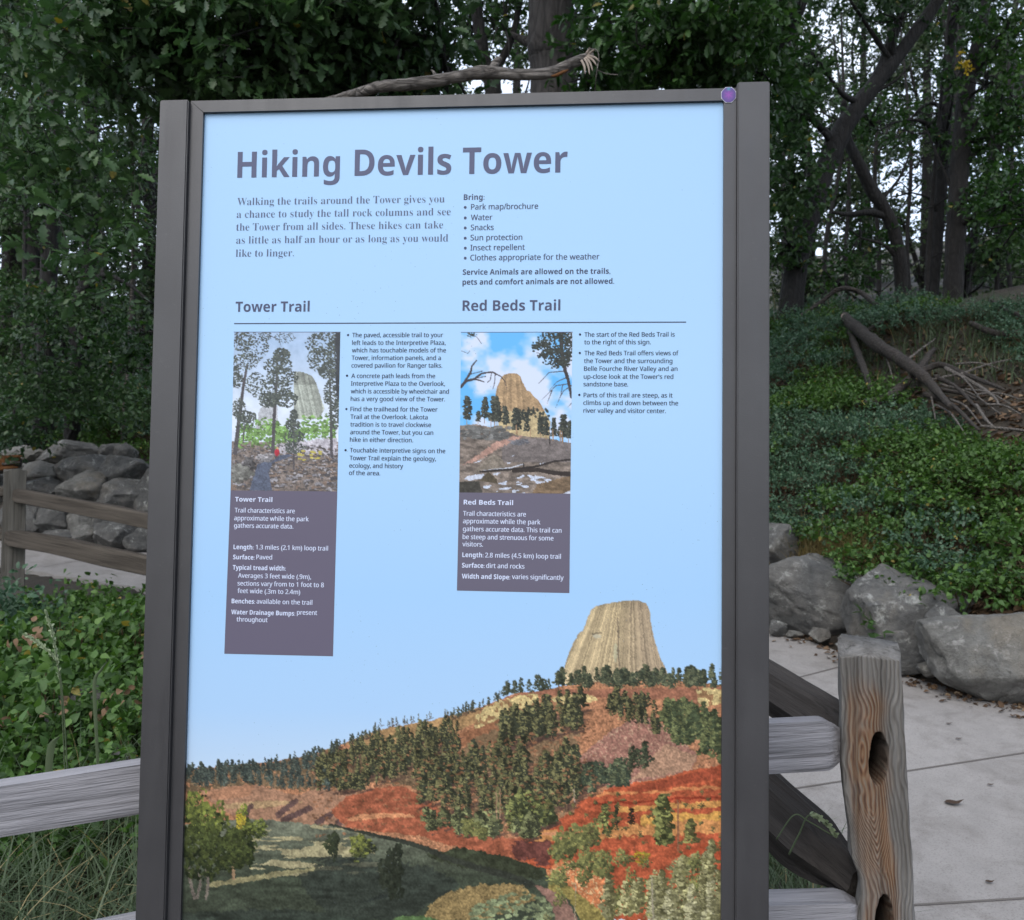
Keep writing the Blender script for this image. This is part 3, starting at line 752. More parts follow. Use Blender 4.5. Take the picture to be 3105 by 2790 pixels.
def paint_beds():
    """right picture: tower over a stony slope with snow, bare branches"""
    c = Canvas(1281, 1820, .34, 12); r = c.rng
    cl = vnoise(c.H, c.W, 70, r, 4, 1.3)
    cl = np.clip((cl - .42) * 4 + (c.xx - 640) / 900 * .6 - np.exp(-((c.yy - 150) / 140) ** 2 - ((c.xx - 480) / 190) ** 2) * .7 + (c.yy > 700) * .2, 0, 1)[..., None]
    c.a[:] = np.array([112, 194, 250.]) * (1 - cl) + np.array([222, 234, 250.]) * cl; c.sky0 = c.a.copy()
    m = c.poly([(395, 800), (405, 765), (430, 650), (465, 570), (500, 525), (560, 512), (630, 515), (665, 540), (690, 600), (735, 688), (770, 700), (800, 740), (860, 800), (910, 890), (975, 1005), (960, 1240), (480, 1200)], 8)
    st = np.random.default_rng(6).random(99)[((c.xx - 560) / (1 + (c.yy - 500) / 900) / 14 + 50).astype(int) % 99]
    c.a[m] = (np.array([216, 178, 128.]) * (.82 + .2 * st + .2 * (c.mid - .5))[..., None])[m]
    c.fill(m & (c.yy > 900), (218, 194, 140), .16)
    gr = c.poly([(40, 1050), (200, 1030), (480, 1085), (650, 1150), (900, 1170), (1190, 1225), (1190, 1760), (30, 1760)], 14)
    hn = vnoise(c.H, c.W, 9, r, 3, 2.5)
    c.fill(gr, (140, 126, 112), .45, hn)
    c.fill(gr & (c.yy > 1180) & (c.yy < 1420) & (c.xx > 480), (134, 124, 118), .2, hn)
    c.fill(c.poly([(520, 1170), (700, 1150), (560, 1220), (420, 1300), (200, 1420), (80, 1450), (300, 1300), (400, 1220)], 40), (206, 160, 138), .15)
    for i in range(60): c.dab(r.uniform(60, 560), r.uniform(1060, 1200), r.uniform(20, 60), r.uniform(8, 22), np.array((128, 128, 122)) * r.uniform(.6, 1.2))
    c.clump(650, 1220, 90, 36, (140, 142, 146), (96, 96, 100), 30, .3)
    c.fill(c.poly([(190, 1530), (300, 1400), (400, 1330), (490, 1400), (520, 1480), (300, 1520)], 14), (150, 138, 120), .25)
    c.fill(c.poly([(240, 1610), (340, 1520), (430, 1600), (430, 1640)], 10), (92, 82, 64), .2)
    c.fill(c.poly([(40, 1620), (240, 1610), (290, 1760), (30, 1760)], 16), (76, 74, 66), .3)
    c.fill(c.poly([(780, 1760), (840, 1640), (1000, 1600), (1190, 1560), (1190, 1760)], 20), (136, 112, 84), .35, hn)
    sn = gr & (vnoise(c.H, c.W, 8, r, 2, 3.4) > .56)
    sn &= c.poly([(290, 1760), (280, 1670), (420, 1640), (640, 1580), (700, 1540), (860, 1560), (1010, 1600), (820, 1650), (700, 1760)], 30)
    c.fill(sn, (226, 236, 250), .04)
    for p in ([(95, 1590), (150, 1555), (300, 1540), (270, 1590), (140, 1610)], [(380, 1540), (470, 1525), (430, 1560)], [(1080, 1755), (1180, 1710), (1180, 1755)], [(180, 1430), (270, 1400), (240, 1425)], [(520, 1420), (580, 1425), (540, 1440)], [(560, 1365), (610, 1345), (600, 1358)], [(860, 1440), (930, 1420), (900, 1445)]):
        c.fill(c.poly(p, 16), (230, 238, 250), .04)
    c.line([(290, 1510), (560, 1480), (700, 1440)], 16, (232, 240, 250), .9, .6)
    c.line([(260, 1520), (560, 1495), (800, 1470), (920, 1440), (1000, 1415), (1185, 1395)], 24, (52, 46, 44), 1, .9)
    c.line([(600, 1510), (850, 1500), (1000, 1530), (1185, 1545)], 40, (58, 50, 46), 1, 1.2); c.line([(700, 1470), (700, 1435)], 10, (52, 46, 44))
    D, L = (52, 58, 52), (86, 90, 76)
    for (x, b, h, w) in [(120, 1040, 290, 130), (235, 1030, 130, 80), (300, 1020, 260, 120), (405, 1060, 310, 170), (430, 1060, 270, 110), (525, 1080, 230, 110), (635, 1140, 270, 140), (735, 1150, 240, 90), (690, 980, 90, 40), (755, 960, 100, 40), (800, 940, 90, 40),
                         (870, 1170, 210, 110), (930, 1190, 220, 100), (1005, 1200, 230, 90), (1100, 1220, 280, 150), (1160, 1220, 220, 100)]:
        c.pine(x, b, h, w, L, D, (176, 140, 104), 56, .2, .3)
    for (x, y0, y1) in [(365, 1060, 990), (625, 1130, 1040), (1000, 1200, 1090), (1075, 1205, 1100), (1092, 1205, 1110), (770, 1160, 1080)]:
        c.line([(x, y0), (x, y1)], 9, (190, 150, 112))
    c.line([(968, 1250), (965, 1120)], 10, (60, 54, 52))
    for i in range(40): c.dab(r.uniform(640, 960), r.uniform(880, 1000), 14, 14, D, .8)
    B = (74, 66, 68)
    c.line([(60, 650), (110, 595), (200, 570), (270, 515), (380, 500), (470, 545), (510, 600), (530, 680)], 34, B, 1, .2)
    c.line([(105, 590), (160, 500), (172, 440), (218, 382)], 28, B, 1, .55); c.line([(200, 572), (250, 585), (300, 602)], 20, B, 1, .5)
    c.line([(375, 500), (360, 580), (330, 606)], 9, B); c.line([(410, 515), (405, 600), (388, 672)], 9, B); c.line([(130, 530), (240, 500), (280, 490)], 8, B); c.line([(230, 560), (310, 545)], 9, B)
    c.line([(66, 285), (130, 310), (150, 285)], 6, B); c.line([(140, 100), (220, 140), (270, 210)], 6, B); c.clump(165, 115, 42, 26, L, D, 20, .3)
    c.line([(1080, 90), (1090, 280), (1125, 480), (1160, 600), (1190, 760)], 44, (66, 60, 60), 1, .7)
    for p in ([(1110, 490), (960, 505), (890, 580), (850, 620)], [(1150, 620), (1030, 640), (940, 730), (890, 780)], [(1100, 630), (1080, 740), (1030, 860)], [(1130, 560), (1040, 600), (960, 690)], [(1190, 640), (1110, 690), (1060, 780)], [(990, 690), (940, 820)], [(1190, 820), (1150, 860)]):
        c.line(p, 12, (84, 78, 80), 1, .35)
    for (x, y, rx, ry, n) in [(1040, 140, 150, 60, 60), (900, 220, 80, 50, 40), (1010, 290, 130, 70, 70), (1150, 180, 60, 120, 50), (1060, 400, 110, 60, 60), (820, 245, 24, 28, 12), (1150, 330, 40, 60, 24), (900, 330, 50, 22, 18)]:
        for i in range(n * 3):
            c.dab(x + r.normal(0, .5) * rx, y + r.normal(0, .5) * ry, r.uniform(6, 15), r.uniform(5, 11), np.array(D) * r.uniform(.85, 1.35))
    return finish(c, c.yy > 0, 1.4, .24, .95, 14)

# ---------------------------------------------------------------- the sign
YAW = -0.08062
SO = EYE + np.array([-0.55825, 1.54557, 0.67758])          # top left corner of the printed panel
SU = np.array([math.cos(YAW), math.sin(YAW), 0]); SV = np.array([0, 0, -1.0]); SN = np.array([math.sin(YAW), -math.cos(YAW), 0])   # SN looks at the viewer
PANW, PANH = .914, 1.413


def suv(px, py, w=0.0):
    """panel coordinates (metres right, metres down) of a picture position on the plane w in front of the print"""
    r = ray(px, py); o = SO + SN * w
    t = ((o - EYE) @ SN) / (r @ SN); q = EYE + r * t - o
    return float(q @ SU), float(q @ SV)


def spt(u_, v_, w=0.0):
    return SO + SU * u_ + SV * v_ + SN * w


def lin(c):
    c = np.asarray(c, float) / 255
    return np.where(c <= .04045, c / 12.92, ((c + .055) / 1.055) ** 2.4)


INK_GAIN = np.array([1.40, 1.40, 1.33]); INK_VEIL = np.array([.008, .009, .010])
def ink(c):
    """print colour that shows as display colour c under this light"""
    return np.clip((lin(c) - INK_VEIL) / INK_GAIN, .004, .9)


def print_mat(name, attr=None, color=None, rough=.30):
    m, nt, p = nmat(name)
    if attr:
        a = N(nt, 'Attribute', attribute_name=attr)
        t = coords(nt); sp_ = N(nt, 'TexVoronoi', i_Scale=105.0); nt.links.new(t, sp_.inputs['Vector'])
        w_ = noise(nt, t, 6, 4, .6)
        msk = N(nt, 'Math', operation='MULTIPLY'); nt.links.new(ramp(nt, sp_.outputs['Distance'], [(.05, (1, 1, 1)), (.11, (0, 0, 0))]), msk.inputs[0])
        nt.links.new(ramp(nt, w_, [(.5, (0, 0, 0)), (.62, (.6, .6, .6))]), msk.inputs[1])
        col = mixc(nt, a.outputs[0], (.12, .15, .2), msk.outputs[0])
        nt.links.new(col, p.inputs['Base Color'])
    else: p.inputs['Base Color'].default_value = (*color, 1)
    p.inputs['Roughness'].default_value = rough; p.inputs['Specular IOR Level'].default_value = .25
    return m


sign = empty('trailhead_sign', tuple(spt(.457, 2.1)), 'tall upright trailhead sign with dark bronze frame and a blue printed panel', 'sign')
fm, nt, p = nmat('bronze_frame_paint')
c = coords(nt); a = noise(nt, c, 420, 3, .6); b = noise(nt, c, 7, 5, .6)
col = ramp(nt, b, [(.3, (.030, .029, .031)), (.7, (.039, .038, .040))]); nt.links.new(col, p.inputs['Base Color'])
p.inputs['Roughness'].default_value = .42; p.inputs['Specular IOR Level'].default_value = .6; bump(nt, p, a, .25, .0006)
sc_ = noise(nt, coords(nt, (30, 30, 3)), 1, 6, .75); nt.links.new(ramp(nt, sc_, [(.35, (.34, .34, .34)), (.7, (.52, .52, .52))]), p.inputs['Roughness'])
du = noise(nt, c, 55, 8, .8)
col = mixc(nt, col, (.075, .072, .068), ramp(nt, du, [(.60, (0, 0, 0)), (.74, (.6, .6, .6))])); nt.links.new(col, p.inputs['Base Color'])


def sbox(u0, u1, v0, v1, w0, w1, bev=.0015):
    bm = bmesh.new()
    vs = [bm.verts.new(spt(*q)) for q in [(u0, v0, w0), (u1, v0, w0), (u1, v1, w0), (u0, v1, w0), (u0, v0, w1), (u1, v0, w1), (u1, v1, w1), (u0, v1, w1)]]
    for f in [(0, 1, 2, 3), (7, 6, 5, 4), (0, 4, 5, 1), (1, 5, 6, 2), (2, 6, 7, 3), (3, 7, 4, 0)]: bm.faces.new([vs[i] for i in f])
    bmesh.ops.recalc_face_normals(bm, faces=bm.faces)
    if bev: bmesh.ops.bevel(bm, geom=bm.edges[:], offset=bev, segments=2, affect='EDGES')
    me = bpy.data.meshes.new('box'); bm.to_mesh(me); bm.free(); return me


def squad(name, pts, w0, w1, mat, parent):
    """extruded outline (panel coordinates)"""
    k = len(pts); V = [spt(a_, b_, w1) for a_, b_ in pts] + [spt(a_, b_, w0) for a_, b_ in pts]
    F = [tuple(range(k))[::-1], tuple(range(k, 2 * k))] + [(i, (i + 1) % k, (i + 1) % k + k, i + k) for i in range(k)]
    me = mesh(name, V, F); bm = bmesh.new(); bm.from_mesh(me); bmesh.ops.recalc_face_normals(bm, faces=bm.faces); bm.to_mesh(me); bm.free()
    return link(name, me, mat, parent)


POSTW = .016                                        # post face stands proud of the print
uL0 = suv(316, 198, POSTW)[0]; uL1 = suv(372, 198, POSTW)[0]; vL = suv(345, 197, POSTW)[1]
uR0 = suv(1459, 165, POSTW)[0]; uR1 = suv(1522.5, 165, POSTW)[0]; vR = suv(1490, 161, POSTW)[1]
BOT = SO[2] + .05
link('post', sbox(uL0, uL1, vL, BOT, -.045, POSTW, .002), fm, sign)
link('post', sbox(uR0, uR1, vR, BOT, -.045, POSTW, .002), fm, sign)
RW = .007
rt = suv(900, 190, RW)[1] - suv(900, 188, RW)[1]
v0l = suv(379, 200, RW)[1]; v0r = suv(1457, 173.5, RW)[1]; v0 = (v0l + v0r) / 2
ri = .0015
squad('frame_rail', [(uL1 + .0005, v0), (uR0 - .0005, v0), (PANW - ri, ri), (ri, ri)], -.03, RW, fm, sign)
squad('frame_rail', [(uL1 + .0005, v0 + .0006), (ri - .0005, ri + .0006), (ri - .0005, PANH), (uL1 + .0005, PANH + .02)], -.03, RW - .0004, fm, sign)
squad('frame_rail', [(uR0 - .0005, v0 + .0006), (uR0 - .0005, PANH + .02), (PANW - ri + .0005, PANH), (PANW - ri + .0005, ri + .0006)], -.03, RW - .0004, fm, sign)
squad('frame_rail', [(ri, PANH + .0005), (PANW - ri, PANH + .0005), (uR0 - .0005, PANH + .021), (uL1 + .0005, PANH + .021)], -.03, RW - .0008, fm, sign)
link('backing', sbox(-.004, PANW + .004, -.004, PANH + .004, -.022, -.0012, 0), fm, sign)

# the print: one sheet; its lower part carries the picture of the valley
LC = paint_landscape()
def sample(cv, x, y):
    fx = np.clip(x * cv.k - .5, 0, cv.W - 1.01); fy = np.clip(y * cv.k - .5, 0, cv.H - 1.01)
    i, j = fx.astype(int), fy.astype(int); a_, b_ = (fx - i)[..., None], (fy - j)[..., None]
    return (cv.a[j, i] * (1 - a_) + cv.a[j, i + 1] * a_) * (1 - b_) + (cv.a[j + 1, i] * (1 - a_) + cv.a[j + 1, i + 1] * a_) * b_
def grid_faces(r_, c_):
    ix = np.arange(r_ * c_).reshape(r_, c_)
    return np.stack([ix[:-1, :-1], ix[1:, :-1], ix[1:, 1:], ix[:-1, 1:]], -1).reshape(-1, 4)
vs_ = np.concatenate([np.linspace(0, suv(900, 1175)[1], 60), np.linspace(suv(900, 1175)[1], PANH, 430)[1:]])
us_ = np.linspace(0, PANW, 680)
UU, VV = np.meshgrid(us_, vs_)
PTS = SO + UU[..., None] * SU + VV[..., None] * SV
PX, PY = pix(PTS)
sx_, sy_ = PX * 3105 / PW, PY * 3105 / PW
lx, ly = np.clip((sx_ - 540) * 1.178, 24, 1934), (sy_ - 1780) * 1.178
cols = np.where((ly > 8)[..., None], sample(LC, lx, ly), sky_rgb(sy_))
PM = print_mat('printed_panel', 'print')
panel = link('panel', mesh('panel', PTS.reshape(-1, 3), grid_faces(len(vs_), len(us_)), False, {'print': ink(cols).reshape(-1, 3)}), PM, sign)


def bilin(q, a_, b_):
    q = np.asarray(q, float); return (q[0] * (1 - a_) + q[1] * a_) * (1 - b_) + (q[3] * (1 - a_) + q[2] * a_) * b_
def photo(name, cv, quad, ox, oy, sc, label):
    """quad: picture corners TL TR BR BL"""
    a_, b_ = np.meshgrid(np.linspace(0, 1, 170), np.linspace(0, 1, 250))
    P = bilin(quad, a_[..., None], b_[..., None])
    PP = np.array([spt(*suv(x, y, .0002), .0002) for x, y in P.reshape(-1, 2)])
    col = sample(cv, (P[..., 0] * 3105 / PW - ox) * sc, (P[..., 1] * 3105 / PW - oy) * sc)
    o = link(name, mesh(name, PP, grid_faces(250, 170), False, {'print': ink(col).reshape(-1, 3)}), PM, panel); o['label'] = label
    return o
Q1 = [(463, 657), (673, 657), (667, 972), (456, 970)]; Q2 = [(912, 657.5), (1132, 657), (1128, 976.5), (908, 974)]
photo('trail_picture', paint_trail(), Q1, 690, 980, 3.435, 'printed picture of a paved trail, tall pines and a walker in red')
photo('trail_picture', paint_beds(), Q2, 1380, 980, 3.371, 'printed picture of a tan rock tower above a snowy stony slope')


def flat(name, quad, col, w, parent, rough=.3):
    V = [spt(*suv(x, y, w), w) for x, y in quad]
    return link(name, mesh(name, V, [tuple(range(len(V)))[::-1]]), print_mat(name + '_ink', None, tuple(ink(col)), rough), parent)
flat('caption_block', [(456, 970), (667, 972), (658.5, 1298), (443.5, 1293)], (112, 107, 122), .0002, panel)
flat('caption_block', [(908, 974), (1128, 976.5), (1126, 1173), (903.5, 1168)], (113, 109, 123), .0002, panel)
flat('rule_line', [(463, 639), (1357, 636), (1357, 638.2), (463, 641.2)], (72, 78, 100), .0002, panel)
K = (46, 52, 72)
for q in (Q1, Q2):      # hairline round the pictures
    (x0, y0), (x1, y1) = q[0], q[1]
    flat('picture_border', [(x0 - .6, y0 - .8), (x1 + .6, y1 - .8), (x1 + .6, y1 + .4), (x0 - .6, y0 + .4)], (96, 100, 120), .0003, panel)


def mathmap(t, style):
    up, lo, dg = {'s': (0x1D5A0, 0x1D5BA, 0x1D7E2), 'b': (0x1D5D4, 0x1D5EE, 0x1D7EC), 'r': (0x1D400, 0x1D41A, 0x1D7CE)}[style]
    return ''.join(chr(up + ord(ch) - 65) if 'A' <= ch <= 'Z' else chr(lo + ord(ch) - 97) if 'a' <= ch <= 'z' else chr(dg + ord(ch) - 48) if '0' <= ch <= '9' else ch for ch in t)


def text_block(name, rows, color, style, cap, off=0.0, w=.0004, label=None, strike=.018):
    """rows: (text, x0, x1, baseline y, [style]) in picture units; cap: capital height in picture units"""
    VV_, FF_, nn = [], [], 0
    for row in rows:
        t, x0, x1, yb = row[:4]; st = row[4] if len(row) > 4 else style
        u0, v_ = suv(x0, yb, w); u1 = suv(x1, yb, w)[0]; ch = suv(x0, yb, w)[1] - suv(x0, yb - cap, w)[1]
        if t == '•':
            k = 10; r_ = ch * .26
            P = [(u0 + r_ * math.cos(i * 2 * math.pi / k), v_ + r_ * math.sin(i * 2 * math.pi / k)) for i in range(k)]
            V = [spt(a_, b_, w) for a_, b_ in P]; F = [tuple(range(k))]
        else:
            cu = bpy.data.curves.new('t', 'FONT'); cu.body = mathmap(t, st); cu.size = 1; cu.resolution_u = 4
            cu.offset = off if st == style else (0.0 if st == 'b' else off)
            ob = bpy.data.objects.new('t', cu); COL.objects.link(ob)
            dg = bpy.context.evaluated_depsgraph_get(); me = bpy.data.meshes.new_from_object(ob.evaluated_get(dg))
            n_ = len(me.vertices); q = np.zeros(n_ * 3, np.float32); me.vertices.foreach_get('co', q); q = q.reshape(-1, 3)
            F = [tuple(f.vertices) for f in me.polygons]
            bpy.data.objects.remove(ob); bpy.data.curves.remove(cu); bpy.data.meshes.remove(me)
            mn, mx = q[:, 0].min(), q[:, 0].max()
            uu = u0 + (q[:, 0] - mn) * (u1 - u0) / (mx - mn); vv = v_ - q[:, 1] * ch / .714
            V = SO + uu[:, None] * SU + vv[:, None] * SV + SN * w
            if st == 's' and strike:          # a second strike a hair to the side: heavier strokes
                V = np.concatenate([V - SU * ch * strike, V + SU * ch * strike + SN * .00004]); F = F + [tuple(i + n_ for i in f) for f in F]
        VV_.append(np.asarray(V)); FF_ += [tuple(i + nn for i in f) for f in F]; nn += len(V)
    o = link(name, mesh(name, np.concatenate(VV_), FF_), print_mat(name + '_ink', None, tuple(ink(color)), .35), panel)
    if label: o['label'] = label
    return o


text_block('title_lettering', [('Hiking Devils Tower', 469, 1122, 351.6)], (92, 98, 124), 'b', 51)
text_block('paragraph_lettering', [('Walking the trails around the Tower gives you', 469, 879, 406), ('a chance to study the tall rock columns and see', 468, 891, 431), ('the Tower from all sides. These hikes can take', 467, 876, 456.3),
           ('as little as half an hour or as long as you would', 467, 886, 482), ('like to linger.', 466, 581, 508)], (96, 106, 132), 'r', 15.4, -.0122)
text_block('list_lettering', [('Bring:', 917, 958, 395.5, 'b')] + [r for t, a_, b_, y in [('Park map/brochure', 931.5, 1064, 414.6), ('Water', 931.2, 973.5, 435.5), ('Snacks', 930.9, 976, 455.3), ('Sun protection', 930.4, 1032.6, 475.4), ('Insect repellent', 930.2, 1037.5, 495.2),
           ('Clothes appropriate for the weather', 930, 1185, 515)] for r in ((t, a_, b_, y), ('•', 920, 921, y - 4.5))], (78, 86, 110), 's', 11)
text_block('notice_lettering', [('Service Animals are allowed on the trails,', 915, 1207, 543.4), ('pets and comfort animals are not allowed.', 914.6, 1214.6, 563)], (74, 80, 104), 'b', 10.6)
text_block('heading_lettering', [('Tower Trail', 465.6, 612, 616.7)], (84, 90, 114), 'b', 20)
text_block('heading_lettering', [('Red Beds Trail', 914.6, 1108, 614.6)], (84, 90, 114), 'b', 20.4)
C1 = [('The paved, accessible trail to your', 696.5, 876, 667), ('left leads to the Interpretive Plaza,', 696.3, 881, 682.2), ('which has touchable models of the', 696, 881.7, 697), ('Tower, information panels, and a', 695.3, 871.7, 712), ('covered pavilion for Ranger talks.', 695, 874.4, 727),
      ('A concrete path leads from the', 694.8, 860.4, 747.6), ('Interpretive Plaza to the Overlook,', 694, 879.8, 762.7), ('which is accessible by wheelchair and', 693.8, 887.5, 778), ('has a very good view of the Tower.', 693.6, 879.8, 793),
      ('Find the trailhead for the Tower', 693, 865, 813.3), ('Trail at the Overlook. Lakota', 693, 845.5, 828.5), ('tradition is to travel clockwise', 692.8, 852.3, 843.6), ('around the Tower, but you can', 692.6, 856.5, 858.8), ('hike in either direction.', 691.9, 816.9, 873.8),
      ('Touchable interpretive signs on the', 691.9, 880.5, 894.6), ('Tower Trail explain the geology,', 691.4, 862, 910), ('ecology, and history', 690.7, 797, 925), ('of the area.', 690.2, 751.8, 939.4)]
C1 += [('•', x, x, y) for x, y in [(688.2, 662.6), (686.2, 743), (685, 809), (683.3, 890.4)]]
text_block('trail_notes_lettering', C1, K, 's', 8.7)
C2 = [('The start of the Red Beds Trail is', 1155.7, 1334.2, 666), ('to the right of this sign.', 1155.5, 1286.8, 681), ('The Red Beds Trail offers views of', 1155.7, 1341.7, 702.6), ('the Tower and the surrounding', 1155, 1329.6, 718), ('Belle Fourche River Valley and an', 1155, 1339.6, 733.4),
      ('up-close look at the Tower’s red', 1154.5, 1331.4, 749), ('sandstone base.', 1153.9, 1242, 764), ('Parts of this trail are steep, as it', 1154.2, 1330, 785.6), ('climbs up and down between the', 1153.7, 1341, 800.8), ('river valley and visitor center.', 1153.7, 1316.7, 816.2)]
C2 += [('•', x, x, y) for x, y in [(1147, 661.5), (1146.6, 698.2), (1145.6, 781)]]
text_block('trail_notes_lettering', C2, K, 's', 8.8)
WH = (226, 236, 255)
text_block('caption_lettering', [('Tower Trail', 464.8, 538.6, 991.8, 'b'), ('Trail characteristics are', 464.2, 582.9, 1013.4), ('approximate while the park', 463.1, 610.3, 1028.8), ('gathers accurate data.', 462.9, 580, 1043.6),
           ('Length:', 461.7, 501.6, 1086, 'b'), ('1.3 miles (2.1 km) loop trail', 506, 648.6, 1086.4), ('Surface:', 460.8, 503.4, 1106, 'b'), ('Paved', 507, 538, 1106), ('Typical tread width:', 460.2, 565, 1126.4, 'b'), ('Averages 3 feet wide (.9m),', 470.8, 615, 1142.4),
           ('sections vary from to 1 foot to 8', 469.8, 640.3, 1157.8), ('feet wide (.3m to 2.4m)', 469.8, 593.5, 1172.6), ('Benches:', 458, 504.3, 1193, 'b'), ('available on the trail', 507.4, 617.4, 1193.6), ('Water Drainage Bumps:', 457.3, 583.7, 1214.6, 'b'), ('present', 587.3, 627, 1215.4), ('throughout', 467.9, 529, 1229)], WH, 's', 9)
text_block('caption_lettering', [('Red Beds Trail', 916.9, 1014.7, 997.6, 'b'), ('Trail characteristics are', 915.9, 1039.8, 1019.8), ('approximate while the park', 915.7, 1068.5, 1034.8), ('gathers accurate data. This trail can', 915.5, 1110.3, 1050.4), ('be steep and strenuous for some', 915, 1094.4, 1066), ('visitors.', 914.5, 955, 1080.4),
           ('Length:', 914.3, 956, 1101.6, 'b'), ('2.8 miles (4.5 km) loop trail', 959.4, 1109, 1102.4), ('Surface:', 913.6, 958.3, 1122.4, 'b'), ('dirt and rocks', 961.5, 1037, 1123.2), ('Width and Slope:', 913.4, 1009, 1144, 'b'), ('varies significantly', 1012.5, 1114.4, 1145)], WH, 's', 9.2)

# small purple sticker on the corner of the frame
su_, sv_ = suv(1441, 187.5, RW + .0012)
def hexa(r_, k=8, sq=1.0): return [(su_ + r_ * (.93 * math.sin(2 * math.pi * (i + .5) / k)), sv_ - r_ * sq * math.cos(2 * math.pi * (i + .5) / k)) for i in range(k)]
st_ = squad('sticker', hexa(.0145, 6 + 2), RW, RW + .0008, plain('sticker_white', (.5, .52, .56), .5), sign); st_['label'] = 'small purple hexagonal sticker with a white edge'
rr = np.linspace(0, 1, 12)[1:]; V = [spt(su_, sv_, RW + .0011)]; Cc = [(.26, .08, .36)]
for r_ in rr:
    for i in range(24):
        a_ = 2 * math.pi * i / 24; g = .0128 * r_ / max(math.cos(((a_ + math.pi / 8) % (math.pi / 4)) - math.pi / 8), .9)
        V.append(spt(su_ + g * .93 * math.sin(a_), sv_ - g * math.cos(a_), RW + .0011))
        m_ = max(0, 1 - r_ * 1.3) * (.7 + .4 * math.cos(6 * a_)); b_ = max(0, 1 - math.hypot(g * math.sin(a_), g * math.cos(a_) - .0105) / .0045)
        Cc.append(np.array([.10, .065, .22]) * (1 - min(m_, 1)) * (1 - b_) + np.array([.30, .07, .36]) * min(m_, 1) * (1 - b_) + np.array([.06, .28, .34]) * b_)
F = [(0, 1 + i, 1 + (i + 1) % 24) for i in range(24)] + [(1 + k * 24 + i, 1 + (k + 1) * 24 + i, 1 + (k + 1) * 24 + (i + 1) % 24, 1 + k * 24 + (i + 1) % 24) for k in range(10) for i in range(24)]
link('emblem', mesh('emblem', V, F, attrs={'print': np.array(Cc)}), PM, st_)

# ---------------------------------------------------------------- fences
def frame_from(p0, p1):
    """object matrix with local x along p0 > p1 and z as upright as possible"""
    p0, p1 = np.asarray(p0, float), np.asarray(p1, float); x = (p1 - p0) / np.linalg.norm(p1 - p0)
    y = np.cross([0, 0, 1.0], x); y /= np.linalg.norm(y); z = np.cross(x, y)
    return Matrix([[x[i], y[i], z[i], p0[i]] for i in range(3)] + [[0, 0, 0, 1]])


def rail(name, p0, p1, h, w, mat, parent, sec=None, rough=.10, taper=(0, 0), seed=0, bend=0.0, steps=46):
    """split log rail: rough prism; sec = outline in (y, z) units of (w, h); taper = metres of thinned tenon at each end"""
    L = float(np.linalg.norm(np.asarray(p1) - np.asarray(p0)))
    sec = np.array(sec or [(-.5, -.42), (-.2, -.5), (.3, -.5), (.5, -.36), (.5, .3), (.36, .5), (-.1, .47), (-.42, .5), (-.5, .38)], float)
    # refine outline
    S = []
    for a_, b_ in zip(sec, np.roll(sec, -1, 0)):
        for t in np.linspace(0, 1, 4)[:-1]: S.append(a_ + (b_ - a_) * t)
    S = np.array(S); k = len(S); V = []
    for i in range(steps):
        x = L * i / (steps - 1); f = 1.0
        if taper[0]: f *= .5 + .5 * sstep(0, taper[0], x)
        if taper[1]: f *= .5 + .5 * sstep(0, taper[1], L - x)
        q = np.column_stack([np.full(k, x), S[:, 0] * w * f, S[:, 1] * h * f + bend * math.sin(math.pi * x / L)])
        V.append(q)
    V = np.concatenate(V)
    g = np.column_stack([V[:, 0] * 1.6 + seed * 7, V[:, 1] * 30, V[:, 2] * 30])
    d = V * [0, 1, 1]; d /= np.linalg.norm(d, axis=1)[:, None] + 1e-9
    V = V + d * (n3(g, 1, 3) * 2 * rough * min(h, w))[:, None] + np.column_stack([np.zeros(len(V)), n3(V * [1.5, 0, 0] + seed, 1, 2) * .02, n3(V * [1.5, 0, 0] + seed + 9, 1, 2) * .025])
    F = [(i * k + j, (i + 1) * k + j, (i + 1) * k + (j + 1) % k, i * k + (j + 1) % k) for i in range(steps - 1) for j in range(k)]
    F += [tuple(range(k)), tuple((steps - 1) * k + j for j in range(k))[::-1]]
    o = bpy.data.objects.new(name, mesh(name, V, F, False)); COL.objects.link(o); o.data.materials.append(mat)
    bm = bmesh.new(); bm.from_mesh(o.data); bmesh.ops.recalc_face_normals(bm, faces=bm.faces); bm.to_mesh(o.data); bm.free()
    M = frame_from(p0, p1)
    o.parent = parent; o.matrix_local = Matrix.Translation(-Vector(parent.location)) @ M
    return o


PD = 1.85
nf = empty('split_rail_fence', (.75, 1.9, 0), 'near split rail fence with knotty orange-grey post, its grey rails passing behind the sign', 'fence')
